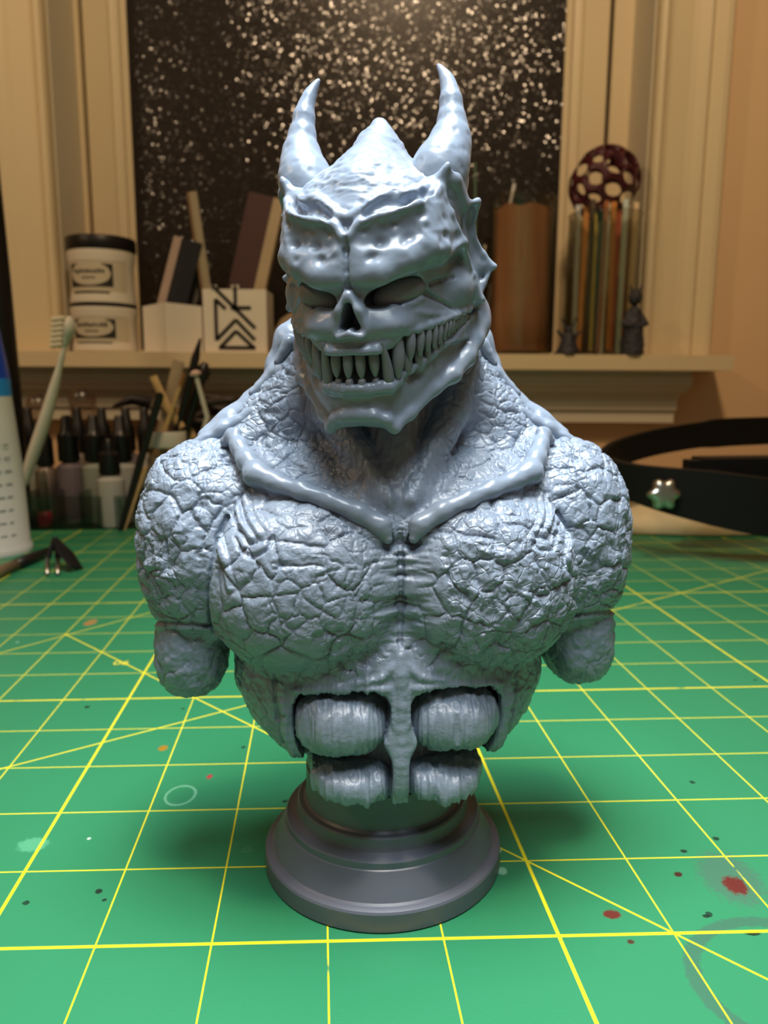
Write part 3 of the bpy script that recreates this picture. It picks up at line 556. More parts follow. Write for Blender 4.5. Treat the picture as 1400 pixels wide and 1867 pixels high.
# tangle of dark leads behind the shoulder
rnd = random.Random(11); bm = bmesh.new()
for k in range(14):
    c = pv(375+rnd.random()*120, 735+rnd.random()*60, 520+rnd.random()*40); r = 12+rnd.random()*14; a_ = rnd.random()*6
    add_tube(bm, [c+Vector((r*1.7*math.cos(q), r*.6*math.sin(q), r*.55*math.sin(q+a_))) for q in [2*math.pi*i/22*.9 for i in range(22)]], 2.2+rnd.random()*1.8, 7)
o = fin(bm, 'cable_tangle', mat('dark_cable', (52, 42, 36), .5), smooth=True); tag(o, 'dark brown tangle of leads behind the bust shoulder', 'cables', kind='stuff'); 
bm = bmesh.new(); c = P(440, 800, 560); add_box(bm, (c[0], 560, 30), (PX(150, 560), 60, 60)); o = fin(bm, 'storage_box', mat('dim_box', (96, 84, 70), .7), bevel=3); tag(o, 'low dull brown box under the tangle of leads', 'box')

# clip and brush lying at the left of the mat
def floor_pt(u, v, z=0.0):
    d = RC @ np.array([(u-700)/FPX, (v-933.5)/FPX, 1.0]); t_ = (z-CAM[2])/d[2]; return Vector(CAM+d*t_)
a, b = floor_pt(-60, 1066, 4), floor_pt(88, 1006, 3); o = empty('paint_brush', tuple(a), 'dark brush lying on the mat at the left edge', 'brush')
bm = bmesh.new(); add_tube(bm, [a, a.lerp(b, .55)], [3.4, 3.6], 12); fin(bm, 'ferrule', mat('tan_handle', (120, 100, 76), .5), o, smooth=True, off=a)
bm = bmesh.new(); add_tube(bm, [a.lerp(b, .55), a.lerp(b, .8), b], [3.8, 4.2, 3.2], 12); fin(bm, 'handle', BRUSHB, o, smooth=True, off=a)
c = floor_pt(98, 1040); o = empty('clip', tuple(c), 'small black clip with two metal prongs standing on the mat', 'clip'); top = pv(100, 980, c[1]+8)
bm = bmesh.new()
for u in (86, 105): add_tube(bm, [top, pv(u+1, 1020, c[1]+3)], [1.6, 1.8], 8)
add_tube(bm, [top, top.lerp(floor_pt(140, 1036, 2), .5), floor_pt(140, 1036, 2)], [2.5, 8, 6.5], 10, flat=.2, up=Vector((0, 0.3, 1))); fin(bm, 'clip_body', BLACK, o, smooth=True, off=c, angle=50)
bm = bmesh.new()
for u in (86, 105): add_tube(bm, [pv(u+1, 1018, c[1]+3), floor_pt(u, 1047, 1.4)], [1.5, 1.3], 8)
fin(bm, 'prong', STEEL, o, smooth=True, off=c)

# folded cloth and black headset on the right
bm = bmesh.new(); random.seed(5); NX, NY = 60, 14; x0, y0 = 145, 395
CL = []
for j in range(NY+1):
    row = []
    for i in range(NX+1):
        q = j/NY; zz = (6+13*math.sin(math.pi*min(1, q*1.15))**.6*(1-.5*(i/NX)**2))*(0.9+.12*math.sin(i*.35+q*3)); row.append(bm.verts.new((x0+i*4.2, y0+q*70+3*math.sin(i*.21)-i*.45, max(.4, zz if 0 < j < NY else .4))))
    CL.append(row)
for j in range(NY):
    for i in range(NX): bm.faces.new((CL[j][i], CL[j][i+1], CL[j+1][i+1], CL[j+1][i]))
o = fin(bm, 'folded_cloth', mat('cream_cloth', (206, 188, 146), .9, var=.12, vscale=120, bump=.8, bscale=900), smooth=True); md = o.modifiers.new('th', 'SOLIDIFY'); md.thickness = .0025; md.offset = 1
tag(o, 'cream folded cloth lying under the black headset at the right', 'cloth')
HB = mat('headset_black', (9, 9, 9), .55, spec=.3)
hs = empty('headset', (230, 340, 20), 'black headset with a wide curved band and silver star knob at the right', 'headset'); off = Vector((230, 340, 20))
def ribbon(name, pts, hts, th, m):
    """upright strap through pts, with the given heights"""
    ps = [Vector(p) for p in pts]; bm = bmesh.new(); R_ = []
    for i, p in enumerate(ps):
        t_ = (ps[min(i+1, len(ps)-1)]-ps[max(i-1, 0)]); nrm = Vector((t_.y, -t_.x, 0)).normalized()*th/2; h_ = Vector((0, 0, hts[i]/2))
        R_.append([bm.verts.new(p+a_) for a_ in (nrm+h_, -nrm+h_, -nrm-h_, nrm-h_)])
    for A, B in zip(R_, R_[1:]):
        for k in range(4): bm.faces.new((A[k], A[(k+1) % 4], B[(k+1) % 4], B[k]))
    bm.faces.new(R_[0]); bm.faces.new(R_[-1]); return fin(bm, name, m, hs, bevel=.8, smooth=True, angle=40, off=off)
far = [pv(1640, 790, 470), pv(1500, 780, 455), pv(1400, 785, 440), pv(1300, 790, 425), pv(1200, 805, 405), pv(1130, 825, 385), pv(1100, 843, 365), pv(1098, 862, 350)]
far = smoothline(far, 4); n_ = len(far); ribbon('head_band', far, list(np.interp(np.linspace(0, 1, n_), [0, .45, .46, .75, 1], [21, 22, 19.5, 19, 16])), 5, HB)
near = smoothline([pv(1098, 858, 350), pv(1130, 872, 335), pv(1200, 890, 315), pv(1300, 908, 300), pv(1400, 925, 292), pv(1600, 950, 285)], 4); n_ = len(near)
ribbon('front_frame', near, list(np.interp(np.linspace(0, 1, n_), [0, .3, .6, 1], [20, 24, 34, 38])), 9, HB)
bm = bmesh.new(); c = pv(1345, 855, 330); add_box(bm, tuple(c), (PX(150, 330), 20, 16)); add_box(bm, tuple(pv(1275, 852, 325)), (PX(50, 325), 12, 10)); fin(bm, 'hinge_block', HB, hs, bevel=2, smooth=True, angle=40, off=off)
kc = pv(1211, 901, 300); bm = bmesh.new(); R3 = Matrix.Rotation(math.radians(84), 3, 'X') @ Matrix.Rotation(math.radians(0), 3, 'Z')
N = 72; rk = PX(27, 300); prof = [(0.0, 3.4), (.55, 3.6), (.85, 3.0), (1.0, 1.2), (1.0, -2.5)]
R_ = []
for pr, pz in prof:
    if pr == 0: R_.append([bm.verts.new(kc+R3 @ Vector((0, 0, pz)))]); continue
    R_.append([bm.verts.new(kc+R3 @ Vector((rk*pr*(1+.13*math.cos(6*a_))*math.cos(a_), rk*pr*(1+.13*math.cos(6*a_))*math.sin(a_), pz))) for a_ in [2*math.pi*i/N for i in range(N)]])
for i in range(N): bm.faces.new((R_[0][0], R_[1][i], R_[1][(i+1) % N]))
for A, B in zip(R_[1:], R_[2:]):
    for i in range(N): bm.faces.new((A[i], B[i], B[(i+1) % N], A[(i+1) % N]))
fin(bm, 'knob', mat('silver_knob', (190, 192, 184), .3, metal=1), hs, smooth=True, off=off, angle=50)

# ================================================================== THE BUST
# distance-field sculpting on a grid, skinned with surface nets
f32 = np.float32
class Field:
    """half field, x >= 0, mirrored afterwards; axes x (side), f (forward), z (up), in mm"""
    def __init__(s, X, F, Z, h):
        s.h = h
        s.x = (np.arange(int(X/h))+0.5).astype(f32)*f32(h)
        s.f = np.arange(F[0], F[1], h, dtype=f32); s.z = np.arange(Z[0], Z[1], h, dtype=f32)
        s.v = np.full((len(s.x), len(s.f), len(s.z)), 8.0, f32)
    def sl(s, lo, hi):
        r = []
        for ax, a, b in zip((s.x, s.f, s.z), lo, hi):
            r.append(slice(int(np.searchsorted(ax, a)), int(np.searchsorted(ax, b))))
        return tuple(r)
    def loc(s, sl): return s.x[sl[0]][:, None, None], s.f[sl[1]][None, :, None], s.z[sl[2]][None, None, :]
    def add(s, fn, lo, hi, k=0.5):
        m = k+0.5; sl = s.sl([a-m for a in lo], [b+m for b in hi])
        if any(q.stop <= q.start for q in sl): return
        d = fn(*s.loc(sl)).astype(f32); v = s.v[sl]
        h = np.maximum(k-np.abs(v-d), 0)/k; s.v[sl] = np.minimum(v, d)-h*h*k*0.25
    def cut(s, fn, lo, hi, k=0.3):
        m = k+0.5; sl = s.sl([a-m for a in lo], [b+m for b in hi])
        d = -fn(*s.loc(sl)).astype(f32); v = s.v[sl]
        h = np.maximum(k-np.abs(v-d), 0)/k; s.v[sl] = np.maximum(v, d)+h*h*k*0.25
    def ell(s, c, r, k=1.0, p=2.0, neg=False, tilt=0.0, yaw=0.0):
        ct, st = math.cos(tilt), math.sin(tilt); cy, sy = math.cos(yaw), math.sin(yaw)
        def fn(x, f, z):
            dx, df, dz = x-c[0], f-c[1], z-c[2]
            if yaw: dx, df = dx*cy+df*sy, -dx*sy+df*cy
            if tilt: dx, dz = dx*ct+dz*st, -dx*st+dz*ct
            a, b, e = np.abs(dx)/r[0], np.abs(df)/r[1], np.abs(dz)/r[2]
            n = (a**p+b**p+e**p)**(1/p)+1e-6
            g = np.sqrt((a**(p-1)/r[0])**2+(b**(p-1)/r[1])**2+(e**(p-1)/r[2])**2)/n**(p-1)+1e-6
            return (n-1)/g
        R_ = max(r) if (tilt or yaw) else None
        lo = [c[i]-(R_ or r[i]) for i in range(3)]; hi = [c[i]+(R_ or r[i]) for i in range(3)]
        (s.cut if neg else s.add)(fn, lo, hi, k)
    def rc(s, a, b, ra, rb, k=1.0, neg=False):
        a = np.array(a, float); b = np.array(b, float); ab = b-a; L = float(ab@ab)+1e-9
        def fn(x, f, z):
            t = np.clip(((x-a[0])*ab[0]+(f-a[1])*ab[1]+(z-a[2])*ab[2])/L, 0, 1)
            return np.sqrt((x-a[0]-t*ab[0])**2+(f-a[1]-t*ab[1])**2+(z-a[2]-t*ab[2])**2)-(ra+(rb-ra)*t)
        R_ = max(ra, rb)
        (s.cut if neg else s.add)(fn, np.minimum(a, b)-R_, np.maximum(a, b)+R_, k)
    def line(s, pts, r, k=0.6, neg=False):
        if not hasattr(r, '__len__'): r = [r]*len(pts)
        for i in range(len(pts)-1): s.rc(pts[i], pts[i+1], r[i], r[i+1], k, neg)
    def snap(s, pts, off=0.0, fmin=None):
        out = []
        for x, z in [(p[0], p[-1]) for p in pts]:
            ix = int(np.clip(np.searchsorted(s.x, x), 0, len(s.x)-1)); iz = int(np.clip(np.searchsorted(s.z, z), 0, len(s.z)-1))
            c = np.nonzero(s.v[ix, :, iz] < 0)[0]
            out.append((x, (float(s.f[c[-1]]) if len(c) else 0.0)+off, z))
        return out
    def ridge(s, pts, r, k=0.6, off=0.0, neg=False, n=4):
        """a raised (or cut) line that follows the modelled surface"""
        rr = list(r) if hasattr(r, '__len__') else [r]*len(pts)
        q = smoothline([(p[0], 0, p[-1]) for p in pts], n); m_ = len(q)
        rad = list(np.interp(np.linspace(0, len(pts)-1, m_), range(len(pts)), rr))
        s.line(s.snap([(max(0, p.x), p.z) for p in q], off), rad, k, neg)
    def mesh(s, mirror=True):
        v = np.concatenate([s.v[::-1], s.v], 0) if mirror else s.v
        x0 = -s.x[-1] if mirror else s.x[0]
        v = v.copy(); v[0] = v[-1] = 1; v[:, 0] = v[:, -1] = 1; v[:, :, 0] = v[:, :, -1] = 1
        return nets(v, (x0, s.f[0], s.z[0]), s.h)
def nets(v, org, h):
    ins = v < 0; nx, ny, nz = v.shape
    cnt = np.zeros((nx-1, ny-1, nz-1), np.int8)
    for dx in (0, 1):
        for dy in (0, 1):
            for dz in (0, 1): cnt += ins[dx:nx-1+dx, dy:ny-1+dy, dz:nz-1+dz]
    act = (cnt > 0) & (cnt < 8); ix, iy, iz = np.nonzero(act)
    idx = np.full(act.shape, -1, np.int32); idx[ix, iy, iz] = np.arange(len(ix))
    acc = np.zeros((len(ix), 3)); num = np.zeros(len(ix))
    cs = [(a, b, c) for a in (0, 1) for b in (0, 1) for c in (0, 1)]
    for A in cs:
        for ax in range(3):
            if A[ax]: continue
            B = list(A); B[ax] = 1
            va = v[ix+A[0], iy+A[1], iz+A[2]]; vb = v[ix+B[0], iy+B[1], iz+B[2]]
            m_ = (va < 0) != (vb < 0); t = np.where(m_, va/np.where(m_, va-vb, 1), 0)
            for q in range(3): acc[:, q] += np.where(m_, A[q]+(t if q == ax else 0), 0)
            num += m_
    co = (np.stack([ix, iy, iz], 1)+acc/num[:, None])*h+np.array(org)
    quads = []
    for ax in range(3):
        a = [slice(1, n-1) for n in v.shape]; b = list(a)
        a[ax] = slice(0, v.shape[ax]-1); b[ax] = slice(1, v.shape[ax])
        A, B = ins[tuple(a)], ins[tuple(b)]
        for flip, msk in ((0, A & ~B), (1, ~A & B)):
            p = list(np.nonzero(msk))
            for q in range(3):
                if q != ax: p[q] = p[q]+1
            u, w_ = [q for q in range(3) if q != ax]
            def g(du, dw):
                z = list(p); z[u] = z[u]-du; z[w_] = z[w_]-dw; return idx[z[0], z[1], z[2]]
            qd = np.stack([g(1, 1), g(0, 1), g(0, 0), g(1, 0)], 1)
            if flip ^ (ax == 1): qd = qd[:, ::-1]
            quads.append(qd)
    return co, np.concatenate(quads)
def np_mesh(name, co, quads):
    me = bpy.data.meshes.new(name); n = len(quads)
    me.vertices.add(len(co)); me.vertices.foreach_set('co', np.ascontiguousarray(co, f32).ravel())
    me.loops.add(n*4); me.loops.foreach_set('vertex_index', quads.astype(np.int32).ravel())
    me.polygons.add(n); me.polygons.foreach_set('loop_start', np.arange(0, n*4, 4, dtype=np.int32))
    me.update(calc_edges=True); return me
def vnormals(co, q):
    a, b, c, d = (co[q[:, i]] for i in range(4)); n = np.cross(c-a, d-b); out = np.zeros_like(co)
    for k in range(3):
        s_ = sum(np.bincount(q[:, i], n[:, k], len(co)) for i in range(4)); out[:, k] = s_
    return out/(np.linalg.norm(out, axis=1)[:, None]+1e-9)
def hsh(i, seed=0):
    i = i.astype(np.int64); h = (i[..., 0]*73856093) ^ (i[..., 1]*19349663) ^ (i[..., 2]*83492791) ^ (seed*2654435761)
    h &= 0xffffffff; h = ((h >> 16) ^ h)*0x45d9f3b & 0xffffffff; h = ((h >> 16) ^ h)*0x45d9f3b & 0xffffffff
    return ((h >> 16) ^ h) & 0xffffffff
def noise(p, seed=0):
    i = np.floor(p).astype(np.int64); f = p-i; f = f*f*(3-2*f); r = 0
    for dx in (0, 1):
        for dy in (0, 1):
            for dz in (0, 1):
                w_ = (f[:, 0] if dx else 1-f[:, 0])*(f[:, 1] if dy else 1-f[:, 1])*(f[:, 2] if dz else 1-f[:, 2])
                r = r+w_*(hsh(i+np.array([dx, dy, dz]), seed)/4294967295.0)
    return r*2-1
def fbm(p, o=4, seed=0):
    r = 0; a = 1
    for k in range(o): r = r+a*noise(p*2**k, seed+k); a *= 0.5
    return r
def vor(p, seed=0):
    i = np.floor(p).astype(np.int64); d1 = np.full(len(p), 9.); d2 = d1.copy()
    for dx in (-1, 0, 1):
        for dy in (-1, 0, 1):
            for dz in (-1, 0, 1):
                c = i+np.array([dx, dy, dz]); h = hsh(c, seed)
                j = np.stack([(h & 1023), (h >> 10) & 1023, (h >> 20) & 1023], 1)/1023.0
                d = np.sqrt(((c+j-p)**2).sum(1)); lt = d < d1
                d2 = np.where(lt, d1, np.minimum(d2, d)); d1 = np.where(lt, d, d1)
    return d1, d2
def pdist(ax, z, pts):
    d = np.full(len(ax), 99.); pts = [Vector((p[0], p[1], 0)) for p in pts]; pts = smoothline(pts, 5)
    for a, b in zip(pts, pts[1:]):
        ex, ez = b.x-a.x, b.y-a.y; t = np.clip(((ax-a.x)*ex+(z-a.y)*ez)/(ex*ex+ez*ez+1e-9), 0, 1)
        d = np.minimum(d, np.hypot(ax-a.x-t*ex, z-a.y-t*ez))
    return d
def sst(a, b, x): t = np.clip((x-a)/(b-a), 0, 1); return t*t*(3-2*t)
def poly2(pts):
    """signed distance to a polygon in the (x, z) plane, negative inside"""
    pts = np.array(pts, float)
    def fn(x, z):
        x, z = np.broadcast_arrays(x, z); d = np.full(x.shape, 1e9); s_ = np.ones(x.shape)
        for i in range(len(pts)):
            a = pts[i]; b = pts[i-1]; e = b-a; wx, wz = x-a[0], z-a[1]
            t = np.clip((wx*e[0]+wz*e[1])/(e@e), 0, 1)
            d = np.minimum(d, (wx-e[0]*t)**2+(wz-e[1]*t)**2)
            c1 = z >= a[1]; c2 = z < b[1]; c3 = e[0]*wz > e[1]*wx
            s_ = np.where((c1 & c2 & c3) | (~c1 & ~c2 & ~c3), -s_, s_)
        return s_*np.sqrt(d)
    return fn
AB = np.array([[0.9954115, -0.0952944, 0.0086527], [0.0942554, 0.9920882, 0.0829269], [-0.0164868, -0.0817309, 0.9965181]]); CB = np.array([2.944, 0, 60])
AH = np.array([[0.9659298, 0.2553803, -0.0419588], [-0.2587958, 0.9544297, -0.1486226], [0.0020915, 0.1544177, 0.9880034]]); CH = np.array([2.4175, -8, 137])
def to_world(co, A, c):
    q = np.stack([co[:, 0], -co[:, 1], co[:, 2]], 1); return (q @ A.T+c)*S
def sculpt(name, co, q, A, c, m, parent):
    return link(name, np_mesh(name, to_world(co, A, c), q[:, ::-1]), m, parent)

bust = empty('demon_bust', (0, 0, 0), 'blue-grey resin demon bust with two curved horns and bared fangs on a round pedestal', 'sculpture')

# ---------------------------------------------------------------- torso
def build_torso(h):
    T = Field(62, (-32, 34), (-34, 82), h)
    za = [-34, -31, -28, -24, -19, -12, -4, 8, 20, 30]; aa = [17, 19, 23.5, 29, 33.5, 36.5, 37, 36, 34, 26]
    ba = [25.5, 26.2, 26.8, 27.2, 27.2, 27.2, 27, 25, 20, 12]
    def loft(x, f, z):
        a = np.interp(z, za, aa); b = np.interp(z, za, ba); p = 2.25
        X, Y = np.abs(x)/a, np.abs(f+2)/b; n = (X**p+Y**p)**(1/p)+1e-6
        g = np.sqrt((X**(p-1)/a)**2+(Y**(p-1)/b)**2)/n**(p-1)+1e-6
        return np.maximum((n-1)/g, z-32)
    T.add(loft, (-1, -32, -34), (40, 34, 34), 0.5)
    T.ell((0, 6, 30), (17, 17, 14), 6)
    T.rc((0, 0, 26), (30, -3, 30), 20, 14.5, 5)                      # chest and shoulder girdle
    T.rc((8, -6, 62), (36, -4, 37), 13, 9, 5)                      # trapezius
    T.rc((0, -5, 80), (0, -4, 46), 16, 17.5, 4)                      # neck
    T.rc((17, 0, 66), (15, 4, 50), 4, 4, 3)
    T.line([(16, 5, 62), (13.5, 9.5, 50), (8, 15, 41), (2.2, 22.5, 31.5)], [4.2, 4, 3.4, 1.8], 1.4)   # neck tendons
    T.line([(0, 6, 66), (0, 10, 50), (0, 17, 37)], [7, 6.5, 4], 1.5)   # windpipe
    T.ell((18.6, 12.5, 13), (21.5, 18.2, 19.5), 1.6, p=2.35)            # pectoral
    T.ell((27, 13, 13), (13, 12, 17), 3)
    T.ell((0, 10, 17), (9, 15.8, 17), 3.5)                            # breastbone
    T.ell((42.3, 0, 20.5), (15.6, 17.5, 24), 1.0, p=2.15)                # deltoid
    T.ell((34, -6, 34), (12, 12, 11), 5)
    T.ell((46, 0, -3.5), (8.2, 11, 11.6), 0.6, p=2.6)                 # upper-arm stump
    
    # openings with the belly muscles
    o1 = poly2([(2.1, -12), (3.2, -9.8), (5, -8.9), (13, -8.6), (20.3, -9.4), (22.4, -12), (22.6, -18), (21.3, -23), (11.5, -23), (3.8, -21), (2.4, -16)])
    o2 = poly2([(1.5, -26), (2.0, -23.6), (3.6, -20.4), (11, -19.0), (17.5, -20), (20.8, -23), (20, -30), (17, -36), (2.0, -36)])
    for o, dep in ((o1, 7), (o2, 8)):
        T.cut(lambda x, f, z: np.maximum(o(x, z)-0.1+0*f, np.maximum(-dep-loft(x, f, z), 8-f)), (0, 8, -36), (24, 34, -7), 1.0)
    T.ell((12, 13.6, -16.6), (10.5, 12.8, 7.3), 0.35, p=2.6)
    T.ell((9.9, 12.4, -31.0), (9.3, 12.9, 5.6), 0.35, p=2.5)
    T.ridge([(0, 2), (0, -5), (0, -14), (0, -24), (0, -31)], [0.7, 1.3, 0.8, 1.0, 1.2], 1.4, -0.3)
    T.ridge([(1.9, -7), (1.6, -11), (1.5, -16)], 0.35, 0.5, 0);
    T.ridge([(24.4, -6.5), (24.2, -14), (23.2, -22), (21.5, -28)], 0.8, 1.0, -0.2)
    T.ridge([(26.4, -6), (26.0, -14), (25.0, -22)], 0.6, 0.5, 0, neg=True)
    T.ridge([(2.6, -8), (9, -7.9), (17, -8.2), (22.4, -9)], 0.5, 0.8, -0.1)
    T.ridge([(1.6, -3), (4, -5.5), (10, -6.8)], 0.45, 0.9, -0.1)
    # skin seam between chest and shoulder, with its hooks
    T.ridge([(29.5, 35), (33.6, 29.5), (37.0, 21), (38.6, 12), (38.4, 3)], [0.7, 0.9, 0.9, 0.8, 0.6], 0.6, -0.25)
    T.ridge([(30.6, 35.6), (34.9, 29.5), (38.4, 21), (40.0, 12), (39.6, 3)], 0.55, 0.5, 0, neg=True)
    T.ridge([(31.5, 32.5), (29.8, 29), (27.4, 25.6)], [1.1, 0.7, 0.3], 0.8, -0.3)
    T.ridge([(36.6, 23), (34.6, 19.5), (33.6, 15.5)], [1.1, 0.7, 0.3], 0.8, -0.3)
    T.ridge([(34, 30), (31.9, 26.5)], [0.8, 0.3], 0.8, -0.2)
    T.ridge([(25.8, 24.6), (27.5, 21.6), (31, 21), (33.4, 24)], 0.4, 0.5, 0.1, neg=True)
    # welts under the collarbones, hollows above the breast
    T.rc((6, 8.5, 25), (28, 4.5, 29), 14.0, 11.5, 4)
    T.line([(3.2, 23.6, 25), (14.4, 19.6, 31.3), (26, 15.6, 34.5), (30, 13, 37), (35, 5, 44)], 2.0, 2.2)
    T.ell((2.4, 26.5, 23), (1.3, 3, 2.4), 0.8, neg=True)
    T.ridge([(0, 24), (0, 12), (0, 0)], 0.45, 0.5, 0.15, neg=True)
    # seam round the upper arm
    T.line([(38, 12, 3.6), (46, 15, 4.5), (54, 9, 4.2)], 0.5, 0.4, neg=True)
    # hollow bowl underneath
    T.ell((0, -2, -36), (15, 18, 9), 0.5, neg=True)
    co, q = T.mesh(); n = vnormals(co, q)
    if (n*(co-np.array([0, 0, 15]))).sum() < 0: q = q[:, ::-1]; n = -n
    x, f, z = co.T; ax = np.abs(x)
    wp = co+0.7*np.stack([noise(co*0.28, 3), noise(co*0.28, 4), noise(co*0.28, 5)], 1)
    front = sst(-8, 2, f)
    neck = sst(44, 50, z)*(1-sst(19, 26, ax))
    throat = sst(26, 30, z)*sst(4, 9, f)*(1-sst(7, 13, ax))
    zt = np.interp(ax, [0, 5, 12, 24], [1.5, -3.0, -6, -6.5]); belly = (1-sst(-1.5, 1.0, z-zt))*sst(10, 14, f)*(1-sst(23.5, 25, ax))
    mid = (1-sst(2, 9, ax))*sst(0, 3, z)*sst(14, 20, f)*(1-sst(21, 25, z))
    stump = (1-sst(1, 4, z))*sst(37, 39, ax)
    flank = (1-sst(-7, -4, z))*(1-belly)*(1-stump)
    skin = (1-throat)*(1-belly)*(1-0.8*mid)*(1-0.45*neck)*(1-0.6*stump)*(1-0.4*flank)
    patch = sst(0.05, 0.5, fbm(co*0.075, 2, 21)+0.35*np.exp(-(((ax-17)/9)**2+((z-9)/7)**2)))
    d = np.zeros(len(co)); w2 = wp+0.35*np.stack([noise(co*0.7, 13), noise(co*0.7, 14), noise(co*0.7, 15)], 1)
    topz = sst(30, 38, z)*(1-neck)
    big = sst(-0.3, 0.1, noise(co*0.09, 77)+0.25*sst(20, 30, ax)-0.3*topz)      # regions of broad plates
    a, b = vor(w2/7.4, 1); e = (b-a); d -= skin*big*0.80*np.exp(-(e/0.035)**2)*(0.7+0.3*noise(co*0.2, 9)); d += skin*big*(0.35*sst(0, 0.35, e)-0.1)
    a, b = vor(w2/4.0, 3); e = (b-a); m4 = (1-big)*0.8+big*0.5*sst(0.05, 0.3, noise(co*0.13, 78)); d -= skin*m4*0.50*np.exp(-(e/0.055)**2); d += skin*m4*0.16*sst(0, 0.4, e)
    a, b = vor(w2/1.9, 2); e = (b-a); sel = sst(0.0, 0.35, noise(co*0.16, 6)+0.3*topz)*0.8+0.4*patch
    d -= skin*0.16*np.exp(-(e/0.12)**2)*sel
    d += skin*patch*(0.55*fbm(w2*0.40, 5, 31)-0.1)
    d += skin*0.10*fbm(w2*0.8, 4, 12)*(1-patch)
    shl = sst(36, 42, ax)*sst(8, 14, z); d += skin*shl*(0.35*fbm(w2*np.array([.35, .35, .2]), 4, 33)-0.35*np.abs(noise(w2*np.array([.16, .16, .10]), 36)))
    rdg = np.abs(noise(w2*np.array([.22, .22, .3]), 37)); d -= skin*0.35*np.exp(-(rdg/0.05)**2)*sst(0.0, .3, noise(co*0.1, 38))
    d += stump*0.42*fbm(co*0.42, 5, 17)
    a, b = vor(co*np.array([1, 1, 1.35])/2.6, 8); d += flank*(0.55*a-0.35)
    sc = np.array([.52, .25, .03]); g = 0.7-1.9*np.abs(noise(co*sc, 40))-0.9*np.abs(noise(co*sc*2.1, 44))+0.35*noise(co*np.array([2.6, .3, .1]), 45)
    d += belly*0.55*g*sst(2.5, 4, ax)+belly*0.10*noise(co*np.array([1.2, 1.2, .18]), 41)
    d += throat*0.28*fbm(co*np.array([1.0, 1.0, 0.14]), 3, 50)
    g2 = fbm(co*np.array([0.10, 0.2, 0.62]), 3, 60); d += mid*(0.9*np.minimum(g2, 0.2)-0.1)
    d -= 0.55*np.exp(-(ax/0.38)**2)*sst(0, 2, z)*(1-sst(23, 26, z))*sst(14, 20, f)
    fr_ = sst(2, 6, f)
    sd = pdist(ax, z, [(30.2, 35.4), (34.6, 29.5), (38.1, 21), (39.8, 12), (39.6, 2)]); side_ = pdist(ax, z, [(29.2, 34.4), (33.4, 28.9), (36.8, 20.6), (38.4, 12), (38.2, 2)])
    near = np.exp(-(sd/1.5)**2)*fr_; d = d*(1-0.75*near)-fr_*0.75*np.exp(-(sd/0.42)**2)+fr_*0.45*np.exp(-(side_/0.7)**2)
    hk = np.minimum(np.minimum(pdist(ax, z, [(31.8, 33), (31.2, 29), (28.4, 25.2)]), pdist(ax, z, [(33.6, 31), (32.8, 27.5), (30.2, 24.4)])), pdist(ax, z, [(37, 23.5), (35.6, 19.6), (34.4, 14.4)]))
    d += fr_*(0.5*np.exp(-(hk/0.55)**2)-0.3*np.exp(-((hk-1.15)/0.35)**2))
    sm = pdist(ax, z, [(37, 2.8), (42, 3.9), (47, 4.3), (52, 3.6), (57, 2.2)]); d -= 0.7*np.exp(-(sm/0.4)**2)*sst(36, 38, ax); d += 0.35*np.exp(-((sm-1.0)/0.5)**2)*sst(36, 38, ax)*(z < 4)
    # ragged lower rim
    rim = 1-sst(-30.5, -25, z)
    co2 = co+n*(d*(0.35+0.65*front))[:, None]
    co2[:, 2] += rim*(1.0*noise(co*np.array([.45, .2, 0]), 70)+0.5*np.abs(noise(co*np.array([1.4, .6, 0]), 71))+ 0.012*np.minimum(ax, 26)**2*0.35)
    return co2, q, skin*(0.3+0.7*np.clip(patch+topz, 0, 1))
co, q, sk = build_torso(0.29)
torso = sculpt('torso', co, q, AB, CB, RESIN_SKIN, bust)
at_ = torso.data.attributes.new('skin_mask', 'FLOAT', 'POINT'); at_.data.foreach_set('value', sk.astype(f32))

def blob(name, build, box, h, A, c, m, disp=None, sides=(1, -1), label=None):
    """a part sculpted once on its side and mirrored into its twin"""
    F_ = Field(box[0][1], box[1], box[2], h)
    keep = (F_.x > box[0][0]-0.01); F_.x = F_.x[keep]; F_.v = F_.v[keep]
    build(F_); co, q = F_.mesh(mirror=False); n = vnormals(co, q)
    if disp is not None: co = co+n*disp(co)[:, None]
    for s_ in sides:
        k = co.copy(); k[:, 0] *= s_
        qq = q if s_ > 0 else q[:, ::-1]
        if ((n*(co-co.mean(0))).sum() < 0): qq = qq[:, ::-1]
        o = sculpt(name, k, qq, A, c, m, bust)
        if label: o['label'] = label

def clav(F_):
    F_.line([(2.7, 25.4, 23.6), (3.9, 25, 26.2), (8.5, 24.2, 28.9), (14.4, 22.6, 31.3), (20, 20.4, 33.2), (25.4, 18.0, 34.8), (29.3, 16.2, 36.6), (31.6, 13.4, 39.4), (33.6, 10, 42.4), (35.2, 7.2, 45)],
            [1.1, 2.0, 2.0, 1.8, 1.9, 2.0, 2.4, 2.1, 1.8, 1.7], 1.2)
    F_.rc((34.2, 8.0, 45.6), (36.8, 6.6, 43.6), 1.1, 1.3, 0.8)
    F_.rc((30, 16.4, 36.4), (27.6, 17.4, 35.8), 2.2, 1.2, 1)
blob('collar_bone', clav, ((0.6, 42), (2, 31), (18, 50)), 0.3, AB, CB, RESIN, lambda c_: 0.10*fbm(c_*np.array([.22, .5, .5]), 3, 5))
def plates1(F_):
    F_.line([(17, -9, 70), (21.5, -7, 67), (24.5, -7, 61), (27, -6.5, 57)], [6, 5, 4, 3], 1)
    F_.rc((22.5, -1, 66), (25.4, -1, 62), 1.8, 0.8, 1.0); F_.rc((21, -2, 60), (24, 1, 57.6), 2.2, 0.7, 1)
